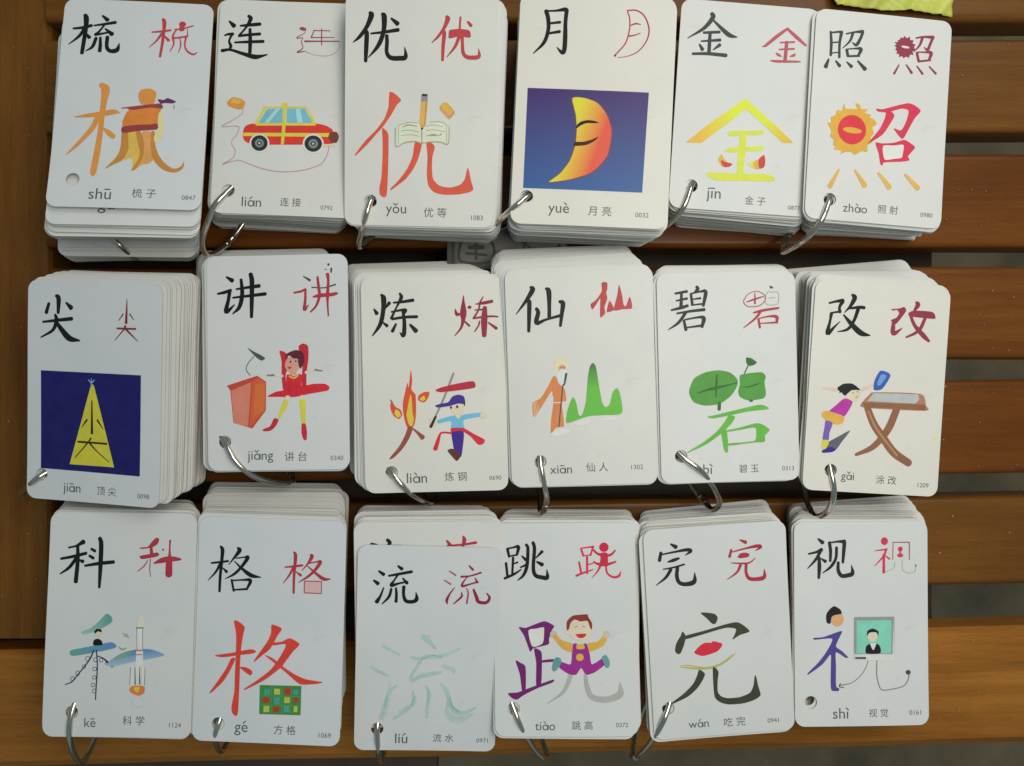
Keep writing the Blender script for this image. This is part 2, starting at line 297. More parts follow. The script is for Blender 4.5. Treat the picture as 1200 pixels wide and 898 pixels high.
ART = {
0: '''! character
c ink
s -2166,3812,148 -2109,3662,194 -2093,3217,160 -2130,2583,148 -2163,2115,137
s -2593,3194,80 -2227,3249,114 -1874,3355,125
s -2138,3215,137 -2339,2857,114 -2726,2486,34
s -2108,3039,46 -1920,2820,148
s -1455,3808,80 -1247,3633,160
s -1766,3360,68 -1325,3444,103 -918,3534,125
s -1336,3431,80 -1531,3117,80 -1679,2951,125
s -1679,2951,114 -1380,3016,80 -1100,3099,80
s -1310,3235,57 -1018,3001,171
s -1644,2794,125 -1764,2410,114 -2022,2209,34
s -1476,2834,91 -1452,2518,125 -1454,2234,137
s -1192,2866,137 -1184,2436,137 -1039,2253,148 -768,2303,171 -692,2597,34
! red_character
c red
s 1005,3766,114 1061,3621,148 1068,3237,114 1040,2663,103 985,2090,91
s 593,3164,57 994,3221,80 1337,3288,80
s 1026,3172,103 791,2779,68 522,2481,23
s 1092,3034,46 1284,2827,114
e 1800,3579,143,131,0
s 1778,3463,160 1785,3360,217
s 1508,3335,46 1795,3374,57 2251,3536,46
s 1593,3358,46 1474,3129,68 1450,2949,80 1502,2671,57 1368,2322,29
s 1520,2939,68 2001,3038,68
s 2016,3378,23 2047,3040,46
s 1732,2981,34 1788,2633,51 1715,2300,23
s 1988,3057,80 1955,2641,57 2075,2379,68 2326,2250,68 2470,2358,29
! picture
c orange
s -1284,749,192 -1099,557,339 -1120,58,237 -1154,-408,214 -1165,-1179,203 -1222,-2160,237 -1299,-3013,237 -1276,-3181,79
s -2217,-677,45 -1705,-596,147 -1147,-501,203 -700,-409,203 -472,-437,45
s -1307,-630,203 -1496,-1130,203 -1851,-1633,158 -2159,-2011,113 -2437,-2312,28
s -1032,-1143,68 -833,-1320,203 -636,-1479,192
P 368,617 709,656 938,484 919,233 844,-19 389,-37 245,237 241,455
c deeporange
p 190,-139 1187,-99 1062,-1096 -308,-1147 -323,-778 -190,-402 22,-176
c goldbrown
P -300,-1270 -46,-1261 8,-1627 -15,-2118 -215,-2491 -538,-2684 -872,-2878 -551,-2502 -353,-2130 -311,-1761
c gold
P -46,-1261 322,-1247 569,-1546 605,-2096 573,-2464 424,-2773 235,-2889 207,-2476 86,-2359 -159,-2489 5,-1995
c orangelight
P 492,-1241 832,-1228 977,-1715 1097,-2263 863,-2576 585,-2646 318,-2868 565,-2342 581,-1730
c goldbrown
P 237,-1250 435,-1243 609,-1729 593,-2341 372,-2836 180,-2903 404,-2470 464,-2101 355,-1738
s 917,-1225,135 948,-1716,169 1097,-2263,248 1435,-2679,248 1843,-2860,158 2147,-2728,113 2239,-2468,28
c cream
P 1092,-414 1231,-347 1338,-962 1328,-1333 1143,-1648 1062,-1712 972,-1470 1079,-1096
c maroon
P -315,-1055 244,-942 810,-896 1063,-849 1079,-1096 487,-1179 95,-1255 -298,-1301
P -144,-245 414,-80 1151,11 1221,-191 762,-166 199,-275 2,-301
s -400,-236,34 -34,-185,56 642,-71,45 1151,11,45
c dirtpurple
P 1013,205 1255,184 1421,272 1751,135 1607,54 1320,62 1150,24
s 1679,-5,23 1690,-192,23
T shu -951,-3954,875 K
T 梳子 768,-3882,948 I
T 0847 2533,-4014,547 N
A - -677,-3729,147''',
1: '''! character
c ink
s -2578,3530,71 -2376,3349,177
s -1789,3792,118 -1700,3659,153 -1900,3263,82 -2151,2942,82
s -2111,3361,71 -1643,3423,129 -1303,3469,129
s -2150,2931,94 -1741,2997,106 -1284,3053,118
s -2302,2650,71 -1727,2700,106 -1128,2745,118
s -1705,3242,106 -1670,2738,141 -1660,2251,129
s -2739,2928,59 -2594,2982,94 -2401,3002,118
s -2436,2989,94 -2540,2699,82 -2460,2494,118 -2523,2331,82
s -2815,2282,129 -2476,2333,94 -1940,2191,129 -1463,2081,177 -1171,2130,106 -939,2200,47
! red_character
c maroon2
e 483,3347,141,76,-10
s 591,3304,29 550,3166,24 236,2955,35 500,2967,29
s 501,2955,24 450,2774,35 520,2539,35 292,2351,47 614,2413,35
c pinkline
s 614,2413,35 1003,2275,24 1476,2249,24 1825,2360,24 2021,2607,24 2040,2846,29
c maroon2
s 928,3302,35 1606,3314,35
l 957,3303,35 841,3000,53
s 853,3001,41 1795,3043,29
s 595,2828,71 1037,2848,53 2008,2892,41
s 1261,3376,41 1291,2705,41
! picture
c orange
P -2264,363 -1907,290 -1754,166 -1831,-94 -2035,-132 -2424,-19 -2502,144
c gold
p -2233,323 -1893,243 -2045,75 -2384,149
c pinkline
s -1842,-112,29 -1868,-315,29 -2278,-619,29 -2679,-874,35 -2326,-858,29 -1973,-855,35 -2018,-1142,29 -2248,-1520,29 -2074,-1857,29 -2176,-2188,29 -2577,-2443,35 -2258,-2340,29 -1908,-2253,29 -1550,-2356,29 -952,-2550,35 -240,-2655,35 465,-2607,35 1049,-2463,35 1510,-2235,35 1730,-1869,35 1785,-1510,35
c carred
P -1795,-1132 -1708,-831 -1331,-696 -92,-701 1142,-587 1617,-655 1890,-804 1957,-997 1945,-1384 769,-1483 -762,-1550 -1529,-1524 -1743,-1367
c yellowc
p -1796,-1102 1926,-957 1933,-1117 -1766,-1238
s -980,-2,65 799,76,65
p -1359,-727 -1242,-722 -849,-20 -979,-26
p 788,76 847,78 1201,-596 1054,-602
p -1273,-681 1200,-572 1205,-673 -1268,-782
c glass
p -829,-67 -194,-27 -185,-615 -1168,-659
p -17,-19 737,14 1052,-561 -8,-608
c glasslite
p -476,-51 -299,-44 -744,-640 -921,-648
p 349,-15 526,-7 669,-578 434,-588
c yellowc
p -177,128 -47,134 -36,-639 -79,-1520 -203,-1526 -183,-645
e -113,155,130,71,0
c offwhite
e -1088,-1505,412,389,0
e 1132,-1431,436,412,0
c tyre
e -1088,-1505,342,330,0
e 1132,-1431,365,342,0
c hub
e -1088,-1505,188,183,0
e 1132,-1431,200,194,0
c tyre
e -1088,-1505,94,88,0
e 1132,-1431,94,88,0
c offwhite
e -1088,-1505,41,41,0
e 1132,-1431,41,41,0
c lampbrown
P 1807,-944 2071,-903 2181,-1106 2091,-1348 1883,-1327 1746,-1155
c cream
s 1547,-1473,82 2019,-1464,82
T lian -1300,-3958,801 K
T 连接 305,-3901,860 I
T 0792 1804,-4072,494 N
A / -1221,-3748,165''',
2: '''! character
c ink
s -2089,3847,126 -2031,3748,195 -2211,3299,149 -2496,2902,126 -2759,2673,34
s -2222,3160,80 -2209,3020,161 -2227,2462,161 -2246,1946,126
s -2036,3036,69 -1519,3103,103 -944,3205,138
s -1584,3814,126 -1514,3704,195 -1531,3147,161 -1733,2585,149 -2132,2094,34
s -1225,3644,80 -976,3450,172
s -1402,2972,126 -1388,2704,138 -1395,2313,138 -1232,2104,161 -874,2089,172 -632,2151,161 -672,2542,23
! red_character
c red
s 1014,3762,126 1050,3663,172 907,3314,115 670,2975,92 421,2734,29
s 897,3231,80 922,3092,138 884,2589,126 870,2051,103
s 1566,3763,69 1540,3273,80
P 1155,3253 1528,3301 1903,3259 1980,3161 1966,2960 1534,3005 1121,2918 1105,3152
s 1868,3581,80 1997,3440,126
s 1523,2983,126 1368,2600,103 1041,2178,29
s 1649,3008,115 1666,2718,115 1695,2383,126 1836,2207,138 2125,2180,149 2343,2241,138 2326,2538,23
! picture
c vermilion
P -1258,741 -1072,700 -790,440 -962,238 -1190,-165 -1506,-627 -1765,-918 -2169,-1384 -2604,-1806 -2645,-1767 -2229,-1214 -1824,-805 -1479,-342 -1310,116 -1284,457
P -1546,-696 -1358,-823 -1285,-1050 -1286,-2051 -1307,-2856 -1343,-3376 -1459,-3471 -1624,-3354 -1639,-3094 -1561,-2632 -1523,-1827 -1529,-1141
P -199,-1213 82,-1229 -33,-1793 -231,-2256 -577,-2724 -1128,-3152 -1187,-3113 -869,-2788 -523,-2320 -296,-1799
P 268,-1185 514,-1265 610,-1435 522,-1780 505,-2239 565,-2698 832,-2951 1244,-3016 1652,-2903 1853,-2668 1961,-2206 2022,-2319 2117,-2719 2217,-3063 2067,-3182 1600,-3285 1014,-3310 602,-3216 363,-2933 298,-2474 317,-1785
c pagec
P -941,-586 -489,-433 -52,-451 75,-750 384,-413 850,-402 1155,-537 1143,-1222 804,-1173 396,-1188 70,-1247 -304,-1170 -653,-1246 -915,-1355
c pageline
s -1010,-673,35 -990,-1414,35 -653,-1269,35 -187,-1201,35 59,-1253,35 513,-1197,35 863,-1211,35 1156,-1262,35 1179,-565,35
s -882,-613,23 -874,-1297,23
s -923,-585,29 -488,-444,29 -81,-452,29
s 384,-413,29 850,-402,29 1114,-538,29
s 1074,-568,23 1085,-1224,23
s -719,-638,29 -487,-547,58 -137,-596,29
s -775,-793,23 -426,-750,23 -47,-822,23
s -773,-981,23 -424,-933,23 -15,-992,23
s 241,-587,23 503,-524,23 940,-582,23
s 244,-758,23 564,-716,23 1002,-786,23
s 276,-957,23 567,-921,81 742,-940,23 858,-886,70
c pencil
p 23,430 291,425 223,-530 74,-716 -33,-508
c pencilshade
p 209,423 291,425 223,-530 154,-578
c woodtip
p -10,-524 223,-542 75,-739
c ink
p 27,-649 132,-658 75,-762
s 69,-750,23 82,-1229,23
c metalgrey
p 43,703 292,691 291,391 24,396
c tyre
p 66,703 275,697 271,606 55,618
c woodtip
P 782,193 896,337 1070,369 1366,64 1397,-49 1226,-251 1139,-253 843,52
c yelloworange
p 868,308 1041,363 1320,35 1195,-138 1047,0 840,194
T you -954,-4038,835 K
T 优等 662,-4035,939 I
T 1083 2390,-4213,482 N
A v -941,-3761,253''',
3: '''! character
c ink
s -2076,3985,150 -1982,3686,150 -1955,3223,138 -2104,2696,127 -2514,2241,35
s -2076,3985,69 -1675,4010,81 -1332,4069,150 -1250,4025,173
s -1245,4048,150 -1274,3537,138 -1259,2958,161 -1270,2437,161 -1356,2306,138 -1572,2513,35
s -1881,3487,81 -1492,3541,104
s -1931,3073,81 -1492,3159,115
! red_character
c red2
s 1203,4099,40 1310,3744,46 1307,3281,46 1164,2755,46 768,2267,46
s 1202,4116,46 1591,4124,52 1916,3881,52 2104,3367,52 2016,2901,46 1720,2486,40 1329,2270,29 903,2179,23
s 1332,3501,35 1557,3590,58 1758,3563,29
s 1293,3072,58 1520,3115,46 1762,3216,29
c lampbrown
e 780,2256,52,40,0
! picture
g nightpurple nightblue -316,793 -364,-3255
p -2678,832 2206,817 2109,-3248 -2674,-3244
c moonrim
P -906,481 -419,522 163,347 585,-100 808,-727 805,-1189 690,-1829 339,-2304 -49,-2608 -840,-2871 -1627,-3006 -1665,-2932 -1255,-2598 -877,-2063 -699,-1421 -662,-841 -731,-207
g yellowc vermilion -666,-378 498,-739
P -853,460 -418,499 136,323 540,-124 762,-729 759,-1191 643,-1807 309,-2271 -79,-2575 -842,-2836 -1594,-2970 -1608,-2924 -1209,-2596 -843,-2062 -653,-1430 -622,-840 -685,-205
c ink
P -643,-638 -489,-476 -205,-396 83,-419 258,-488 29,-514 -257,-525 -482,-632 -649,-760
c browndark
P -681,-1304 -338,-1280 2,-1174 260,-1048 146,-1203 -161,-1388 -445,-1446 -721,-1456
T yue -1208,-4132,832 K
T 月亮 439,-4065,924 I
T 0032 2135,-4157,531 N
A \ -897,-3912,139''',
4: '''! character
c inkgrey
s -1617,3828,156 -1566,3683,168 -1907,3207,132 -2567,2737,36
s -1540,3566,72 -1125,3210,144 -822,2995,168 -505,2937,48
s -1907,3016,96 -1250,3093,108
s -1991,2651,60 -1204,2762,120
s -1642,3019,120 -1641,2631,132 -1635,2184,132
s -2053,2509,72 -1920,2310,144
s -1203,2558,132 -1459,2335,48
s -2315,2100,96 -1657,2152,120 -911,2139,144
! red_character
c rose
s 1604,3459,96 1174,3095,132 719,2669,108
s 601,2630,48 778,2692,72
s 1604,3459,96 2019,3132,132 2432,2823,84
s 1341,2857,60 1941,2928,72
s 1318,2567,60 1948,2641,72
s 1611,2890,132 1604,2530,132 1589,2109,132
P 1170,2424 1342,2377 1458,2267 1257,2287
P 2015,2455 1999,2321 1759,2290 1885,2402
P 986,2098 2179,2156 2184,2084 1185,2006
! picture
g yelloworange lime -1838,-1450 -408,-263
p -16,390 126,347 37,-49 -565,-635 -1252,-1196 -1708,-1596 -2380,-1623 -2027,-1315 -1459,-793 -773,-232
g lime yelloworange 931,-401 1958,-1283
p -16,390 222,265 923,-281 1561,-772 2171,-1296 1719,-1337 1078,-809 567,-398 35,-20
c lime
P -644,-1090 -421,-995 120,-954 871,-873 804,-1058 132,-1133 -497,-1217
P -731,-1786 -315,-1682 404,-1592 897,-1543 866,-1725 176,-1801 -542,-1903
s 37,-1068,264 20,-1729,276 5,-2509,264 4,-2868,264
P -1394,-2883 -1267,-2796 -123,-2770 1081,-2692 1485,-2848 1372,-2983 257,-3041 -946,-3107 -1314,-2996
c yelloworange
P -945,-2191 -825,-2002 -717,-2174 -576,-2313 -593,-2506 -774,-2507 -926,-2309
c cored
P -852,-2244 -636,-2317 -361,-2369 -443,-2495 -652,-2534 -778,-2448
c lime
P 330,-2305 566,-2227 702,-2457 491,-2461
c yelloworange
P 508,-2262 799,-2090 895,-2442 646,-2521
c cored
P 741,-2124 956,-1898 1032,-2132 1001,-2405 795,-2480
T jın -1055,-3737,600 K
T 金子 709,-3847,876 I
T 0877 2368,-4025,504 N
A - -1049,-3545,144''',
5: '''! character
c inkgrey
s -2283,3464,85 -2231,3019,109 -2223,2480,97
s -2280,3422,61 -1918,3494,85 -1807,3480,134
s -1824,3467,122 -1875,2994,97 -1853,2426,97
s -2224,3008,49 -1952,3058,61
s -2228,2570,49 -1878,2633,49
s -1609,3440,61 -1247,3547,73 -913,3598,134
s -912,3580,109 -988,3320,109 -1154,3015,122 -1343,3105,24
s -1335,3478,109 -1438,3156,85 -1724,2828,36
s -1556,2772,109 -1491,2520,109
s -1557,2796,49 -1205,2854,61 -948,2855,134 -1036,2594,97
s -1502,2501,73 -1004,2567,85
s -2303,2305,73 -2406,1984,158
s -1995,2262,61 -1819,2069,134
s -1524,2259,49 -1312,2087,134
s -1052,2340,73 -726,2035,158
! red_character
c maroonr
e 933,3114,377,414,0
P 479,3281 625,3308 608,3384 731,3396 724,3516 864,3452 874,3591 1003,3501 1122,3585 1149,3437 1285,3450 1263,3297 1388,3279 1333,3153 1402,3039 1282,2967 1322,2820 1185,2837 1132,2681 1016,2760 912,2648 832,2743 713,2671 705,2809 581,2809 623,2934 523,2954 577,3080 469,3130 570,3200
c offwhite
e 958,3123,182,49,-4
c maroonr
s 1402,3552,61 1708,3630,73 2141,3654,134
s 2129,3635,109 2033,3371,97 1925,3107,109 1764,3194,24
s 1678,3609,109 1574,3267,85 1344,2973,36
s 1471,2925,97 1572,2572,97
s 1469,2955,49 1808,2987,61 2087,2984,134 2012,2674,85
s 1554,2570,73 2074,2680,73
s 720,2340,49 539,1962,85
s 1039,2383,49 1293,2063,97
s 1504,2366,49 1769,2066,85
s 2041,2405,49 2342,2132,85
! picture
c sunyellow
P -2193,-345 -2017,-329 -2061,-111 -1871,-16 -1805,212 -1620,187 -1535,494 -1444,305 -1199,309 -956,349 -1048,563 -842,510 -802,345 -496,373 -609,201 -346,134 -413,20 -225,-35 -78,-232 -266,-387 -189,-633 -313,-824 -229,-996 -434,-1165 -418,-1421 -634,-1404 -753,-1475 -961,-1589 -1089,-1492 -1334,-1502 -1571,-1624 -1519,-1470 -1857,-1440 -1773,-1313 -1899,-1264 -1869,-1052 -2044,-888 -1994,-704 -2098,-504
c cored2
e -1133,-561,609,621,0
c sunyellow
e -1114,-583,402,122,-3
c rosered
P -142,424 117,417 601,582 1208,770 1522,697 1782,497 1553,186 1331,-256 1122,-696 988,-720 656,-346 907,-402 1027,-343 1190,33 1257,461 975,526 612,402 309,302 -61,311
P 301,434 458,388 655,195 463,-213 182,-659 -408,-1084 -353,-977 45,-431 261,69
P -92,-1014 203,-1018 692,-945 1115,-787 1336,-858 1626,-1043 1513,-1233 1341,-1459 1412,-1621 1047,-1713 343,-1799 259,-1944 162,-1862 75,-1450
c offwhite
P 240,-1123 699,-1064 1115,-998 1115,-1298 1068,-1543 733,-1621 336,-1679
c straw
s -1592,-2284,85 -1770,-2658,146 -1933,-3000,207
s -902,-2242,85 -676,-2534,146 -449,-2844,219
s 107,-2275,97 356,-2536,158 608,-2832,219
s 1263,-2236,97 1538,-2495,158 1838,-2752,219
T zhao -806,-3831,1035 K
T 照射 603,-3774,864 I
T 0980 2275,-3861,523 N
A \ -746,-3617,122''',
6: '''! character
c ink
s -1788,3987,121 -1675,3873,188 -1685,3280,121
s -2120,3650,121 -2232,3272,147
s -1323,3708,80 -1091,3509,188
s -2384,2873,80 -1684,2972,121 -1055,3056,147
s -1818,3186,107 -1764,2981,161 -1915,2559,121 -2469,2226,54
s -1763,2892,121 -1483,2547,201 -1149,2234,228 -686,2159,67
! red_character
c darkred
s 1467,3982,20 1459,3515,67 1446,2977,107
s 1300,3334,54 1102,3063,27
s 1609,3346,54 1792,3119,27
s 1041,2739,67 1880,2749,67
s 1408,2841,94 1333,2692,54 936,2241,27
s 1409,2742,80 1657,2530,60 1982,2251,27
! picture
c deepblue
p -2463,836 2153,852 2164,-3353 -2437,-3313
c paley
p -126,391 -7,326 971,-3058 -1101,-3062
c paleblue
s -272,551,27 -120,439,68 24,554,27
s -121,618,27 -118,260,68
c browndark
p -121,-307 -68,-304 -17,-1722 -136,-1730
s -313,-1139,81 -425,-1284,61 -550,-1466,27
s 170,-1123,81 283,-1284,61 437,-1490,27
s -719,-2086,81 607,-2091,81
s -122,-1897,68 -253,-2086,61 -848,-2766,34
s -200,-2095,81 147,-2422,47 732,-2852,34
T jian -974,-4124,799 K
T 顶尖 638,-4090,881 I
T 0098 2343,-4176,545 N
c ink
! speck
e 3032,-3996,57,86,0
A - -962,-3940,163''',
7: '''! character
c ink
s -2163,3654,74 -1919,3497,172
s -2554,2948,74 -2260,3003,123 -1983,3094,111
s -2026,3076,148 -2091,2685,135 -2192,2174,172 -1835,2468,49
s -1738,3131,74 -1218,3198,111 -759,3249,148
s -1894,2771,74 -1221,2836,111 -500,2906,135
s -1533,3531,111 -1495,2914,160 -1622,2374,148 -1911,2090,49
s -1122,3752,160 -1069,3449,184 -1088,2604,160 -1106,1941,123
! red_character
c darkgrey
s 1132,3613,37 1404,3445,98
s 1492,3142,49 2008,3113,43 2494,3241,61
c red2
s 731,2929,74 1035,2983,86 1218,3069,86
s 1218,3051,86 1202,2618,98 1161,2198,123 1333,2405,37
s 1739,3570,86 1777,3148,111 1810,2786,111 1667,2368,86 1422,2103,61
s 2165,3681,135 2192,3380,98 2156,2839,123 2152,2419,74 2178,1926,61
P 1519,2762 1823,2876 2248,2886 2521,2922 2611,2860 2428,2762 2004,2722 1579,2701
c darkgrey
e 2211,4089,49,55,0
s 2331,3918,74 2317,3768,61
s 2046,3894,25 2136,3874,25
! picture
c woodred
p -2193,-947 -875,-546 -499,-811 -521,-2013 -1106,-2768 -1917,-2517 -2041,-1148
c brickorange
p -1091,-802 -875,-595 -523,-841 -557,-1983 -1148,-2666 -1228,-2664
c woodsalmon
p -2011,-1167 -1134,-801 -1289,-2682 -1899,-2535
c woodred
p -2193,-947 -875,-546 -814,-608 -1109,-802 -2011,-1167
c orangebrown
p -969,-894 -523,-853 -569,-1983 -1085,-2336
c micgreen
s -1003,281,31 -1268,-16,31 -1350,-286,31 -1180,-529,31
P -1293,648 -1050,493 -746,337 -533,183 -687,89 -899,219 -1142,464
c crimson
P 79,473 244,458 413,317 470,-135 332,-554 370,-1156 218,-1123 162,-551 167,50
P 903,669 1087,781 1299,662 1312,151 1227,-448 1204,-988 1010,-925 1068,35 931,398
c skin
s -417,-542,74 -204,-521,86 192,-576,111
s 1197,-448,111 1684,-306,80 1896,-375,55
s 1696,-306,62 1637,-185,37
c greyhand
s -448,-541,62 -173,-534,86
s 1593,-334,86 1896,-387,49
c crimson2
P 375,-555 558,-528 679,-590 893,-503 1044,-565 1010,-985 1496,-933 1981,-929 2192,-1064 2130,-1213 1735,-1285 1310,-1350 762,-1462 397,-1468 32,-1451 -455,-1431 -88,-1239 309,-1125
c skin2
e 629,-108,320,344,0
P 559,-377 772,-381 801,-513 528,-509
c hairbrown
P 302,168 414,377 780,509 1083,396 1141,34 1029,-205 927,-53 868,129 655,162 504,285
P 868,99 1050,35 1004,-264 907,-203
c browndark
e 544,14,31,55,0
c cored
P 409,-194 603,-198 499,-304
c ink
e 776,40,31,43,0
c darkred
s 464,-827,18 520,-1338,18
s 768,-861,18 793,-1402,18
s 1131,-1017,18 1311,-1290,18
s 1495,-993,18 1675,-1236,18
s 95,-1241,18 155,-1393,18
c yelloworange
s 496,-587,74 678,-668,74 862,-563,74
c skin
s 428,-1487,209 347,-1636,209
s 1035,-1496,246 1040,-1646,246
c yellowc
s 335,-1666,234 55,-2292,135
s 1040,-1676,258 1092,-2546,172
c crimson
P -170,-2349 24,-2423 -131,-2709 -345,-2874 -650,-2882 -619,-2793 -344,-2676
P 1007,-2605 1165,-2607 1222,-2967 1201,-3266 1080,-3264 991,-2964
T jiang -781,-3972,1095 K
T 讲台 727,-3966,935 I
T 0340 2471,-4047,541 N
A v -865,-3851,148''',
8: '''! character
c ink
s -2155,3833,96 -2063,3681,203 -2085,3202,167 -2225,2605,155 -2564,2121,48
s -2479,3240,60 -2364,3058,155
s -1828,3484,143 -2000,3260,48
s -2104,2662,60 -1945,2527,131
s -1648,3493,72 -1276,3521,108 -826,3583,131
s -1376,3877,84 -1320,3696,143 -1521,3310,72 -1759,2835,108
s -1753,3105,60 -1344,3174,96 -1135,3170,108 -1259,2944,60
s -1723,2804,96 -1231,2872,108 -680,2884,119
s -1272,3185,96 -1212,2643,143 -1260,2105,155 -1413,2228,36
s -1567,2591,84 -1723,2294,131
s -969,2548,96 -735,2285,179
! red_character
c crimsonr
s 1306,3731,30 1289,3491,96 1278,3011,239 1252,2651,131 1155,2353,84 896,2046,36
s 933,3169,36 1001,2957,131 1139,2954,84
e 1547,3234,84,72,0
s 1283,2681,60 1518,2453,84
s 1808,3360,36 2139,3402,119 2501,3466,119
s 2133,3666,36 1990,3417,72 1923,3118,60 1705,2762,84
s 1772,3109,48 2073,3127,72
s 1705,2762,72 2096,2814,72 2487,2835,72 2727,2812,60
s 2195,3202,155 2154,2692,239 2139,2031,167
s 1954,2636,60 1908,2457,60 1740,2208,48
s 2331,2568,60 2656,2321,119
! picture
c flamered
P -987,657 -936,235 -981,-155 -889,-308 -807,-430 -805,-1152 -876,-1631 -1031,-1838 -1209,-1744 -1330,-1260 -1355,-778 -1235,-240 -1137,119 -1101,-122 -1044,237
P -1815,-647 -1670,-891 -1463,-1016 -1390,-1229 -1532,-1406 -1739,-1281 -1865,-1007 -1878,-796
P -715,-612 -669,-433 -456,-305 -216,-311 -312,-591 -466,-738 -645,-674
c darkgrey
s -1873,-598,36 -1797,-684,36
c flameyellow
P -1029,-395 -973,-606 -955,-1148 -902,-1450 -999,-1737 -1134,-1625 -1210,-1263 -1161,-963
P -1673,-1011 -1524,-1075 -1450,-1257 -1590,-1344 -1707,-1191
P -643,-584 -459,-450 -402,-589 -524,-677
c woodbark
s -1060,-1808,216 -1219,-2195,204 -1499,-2640,168 -1837,-2992,120 -1959,-3086,36
s -941,-1841,60 -735,-2026,120 -559,-2211,204
c metalgrey
s 812,467,84 379,-577,84 1,-1351,72
c bat
P 26,-238 269,-123 874,14 1598,118 1727,-35 1652,-172 988,-260 265,-322
c skin
e 955,-921,311,395,0
c capblue
P 0,-881 254,-803 556,-750 742,-513 984,-440 1223,-524 1264,-838 975,-819 612,-914 130,-963
c browndark
s 1235,-777,60 1244,-898,48
e 671,-975,42,60,0
e 930,-951,48,66,0
c skyblue
P 70,-1503 663,-1336 874,-1323 960,-1494 1084,-1316 1929,-1215 1956,-1366 1200,-1511 1193,-1860 675,-1848 658,-1547 115,-1631
c skin
P 844,-1310 1084,-1316 961,-1464
e 2047,-1338,156,156,0
e -94,-1559,180,192,0
c browndark
s 13,-1351,96 -200,-1768,120
c crimson2
P 676,-1836 1193,-1848 1219,-2012 672,-2017
s 677,-2059,72 347,-2021,72 195,-2078,84 86,-2376,144 -29,-2705,180
P 1193,-1860 1608,-2111 2054,-2363 1990,-2542 1779,-2567 1485,-2229 1189,-2011
c indigo
P 684,-2017 1177,-2011 1112,-2762 1033,-3061 780,-2814 710,-2451
c brownshoe
P 480,-2777 722,-2722 1047,-3001 984,-3120 849,-3237 626,-2991
T lian -838,-3919,851 K
T 炼钢 798,-3899,922 I
T 0690 2469,-3988,503 N
A \ -845,-3726,168''',
9: '''! character
c ink
s -1989,3799,95 -1903,3689,190 -2186,3243,131 -2634,2683,30
s -2078,3280,83 -2060,3090,166 -2123,1962,119
s -1337,3716,107 -1234,3594,190 -1230,3000,143 -1246,2526,143
s -1769,2889,131 -1704,2721,155 -1789,2296,166 -1380,2424,95 -781,2569,119
s -791,3151,119 -657,3069,178 -719,2626,143 -795,2141,107
! red_character
c red
P 981,3868 1206,3871 1210,3593 1158,3447 1198,3209 1069,2858 1090,2591 889,2420 876,2746 902,3220 778,3046 562,2770 492,2997 723,3167 970,3513
P 1157,2647 1284,3117 1468,2737
P 1456,2714 1617,3342 1700,3770 1807,3364 1870,2918 1970,2885 2117,3235 2200,3054 2203,2758 1836,2741
! picture
c robe
P -1156,47 -1026,-17 -868,-292 -697,-538 -652,-1019 -833,-1073 -775,-2036 -956,-2090 -1138,-2144 -1295,-2350 -1354,-2330 -1304,-1718 -1192,-1061 -1236,-579 -1613,-1107 -1990,-1635 -2074,-1452 -2060,-1032 -1725,-863 -1410,-394
c robelight
P -2061,-1062 -1848,-979 -1831,-1340 -1990,-1635
c white2
P -1021,132 -672,210 -745,-177 -840,-353 -956,-229
c beigehair
P -1079,553 -982,777 -595,763 -529,594 -610,298 -845,425 -1019,222
c skin2
e -774,375,161,144,0
c ink
s -833,413,24 -786,399,24
s -714,397,24 -667,383,24
c beigehair
s -1008,551,36 -954,728,36 -655,730,36 -572,536,36
c white2
P -878,307 -610,298 -646,89 -858,7
s -1223,-1072,36 -863,-1072,36
c beigehair
s -838,246,24 -809,35,18
s -743,242,24 -762,34,18
c brownlight
s -1167,-282,24 -1212,-760,18
s -925,-1130,24 -919,-1851,18
s -1134,-1123,24 -1222,-1961,18
s -1848,-979,24 -1954,-1456,18
c darkgrey
s -615,130,96 -701,-298,60 -784,-475,48 -998,-2089,42
g leafdark grassgreen 501,499 559,-520
P -670,-1931 -604,-1381 -378,-860 -236,-1093 -145,-1606 -1,-1611 172,-1046 272,-151 378,383 520,546 634,374 717,-226 840,-1069 982,-1325 1165,-1200 1298,-725 1483,-539 1612,-795 1660,-1606 882,-1658 284,-1680 -199,-1814
c cloudw
e -934,-2331,419,132,8
e 36,-1942,359,84,8
e 1116,-1828,419,60,3
T xian -966,-3892,917 K
T 仙人 553,-3834,917 I
T 1302 2236,-3887,498 N
A - -946,-3654,183''',
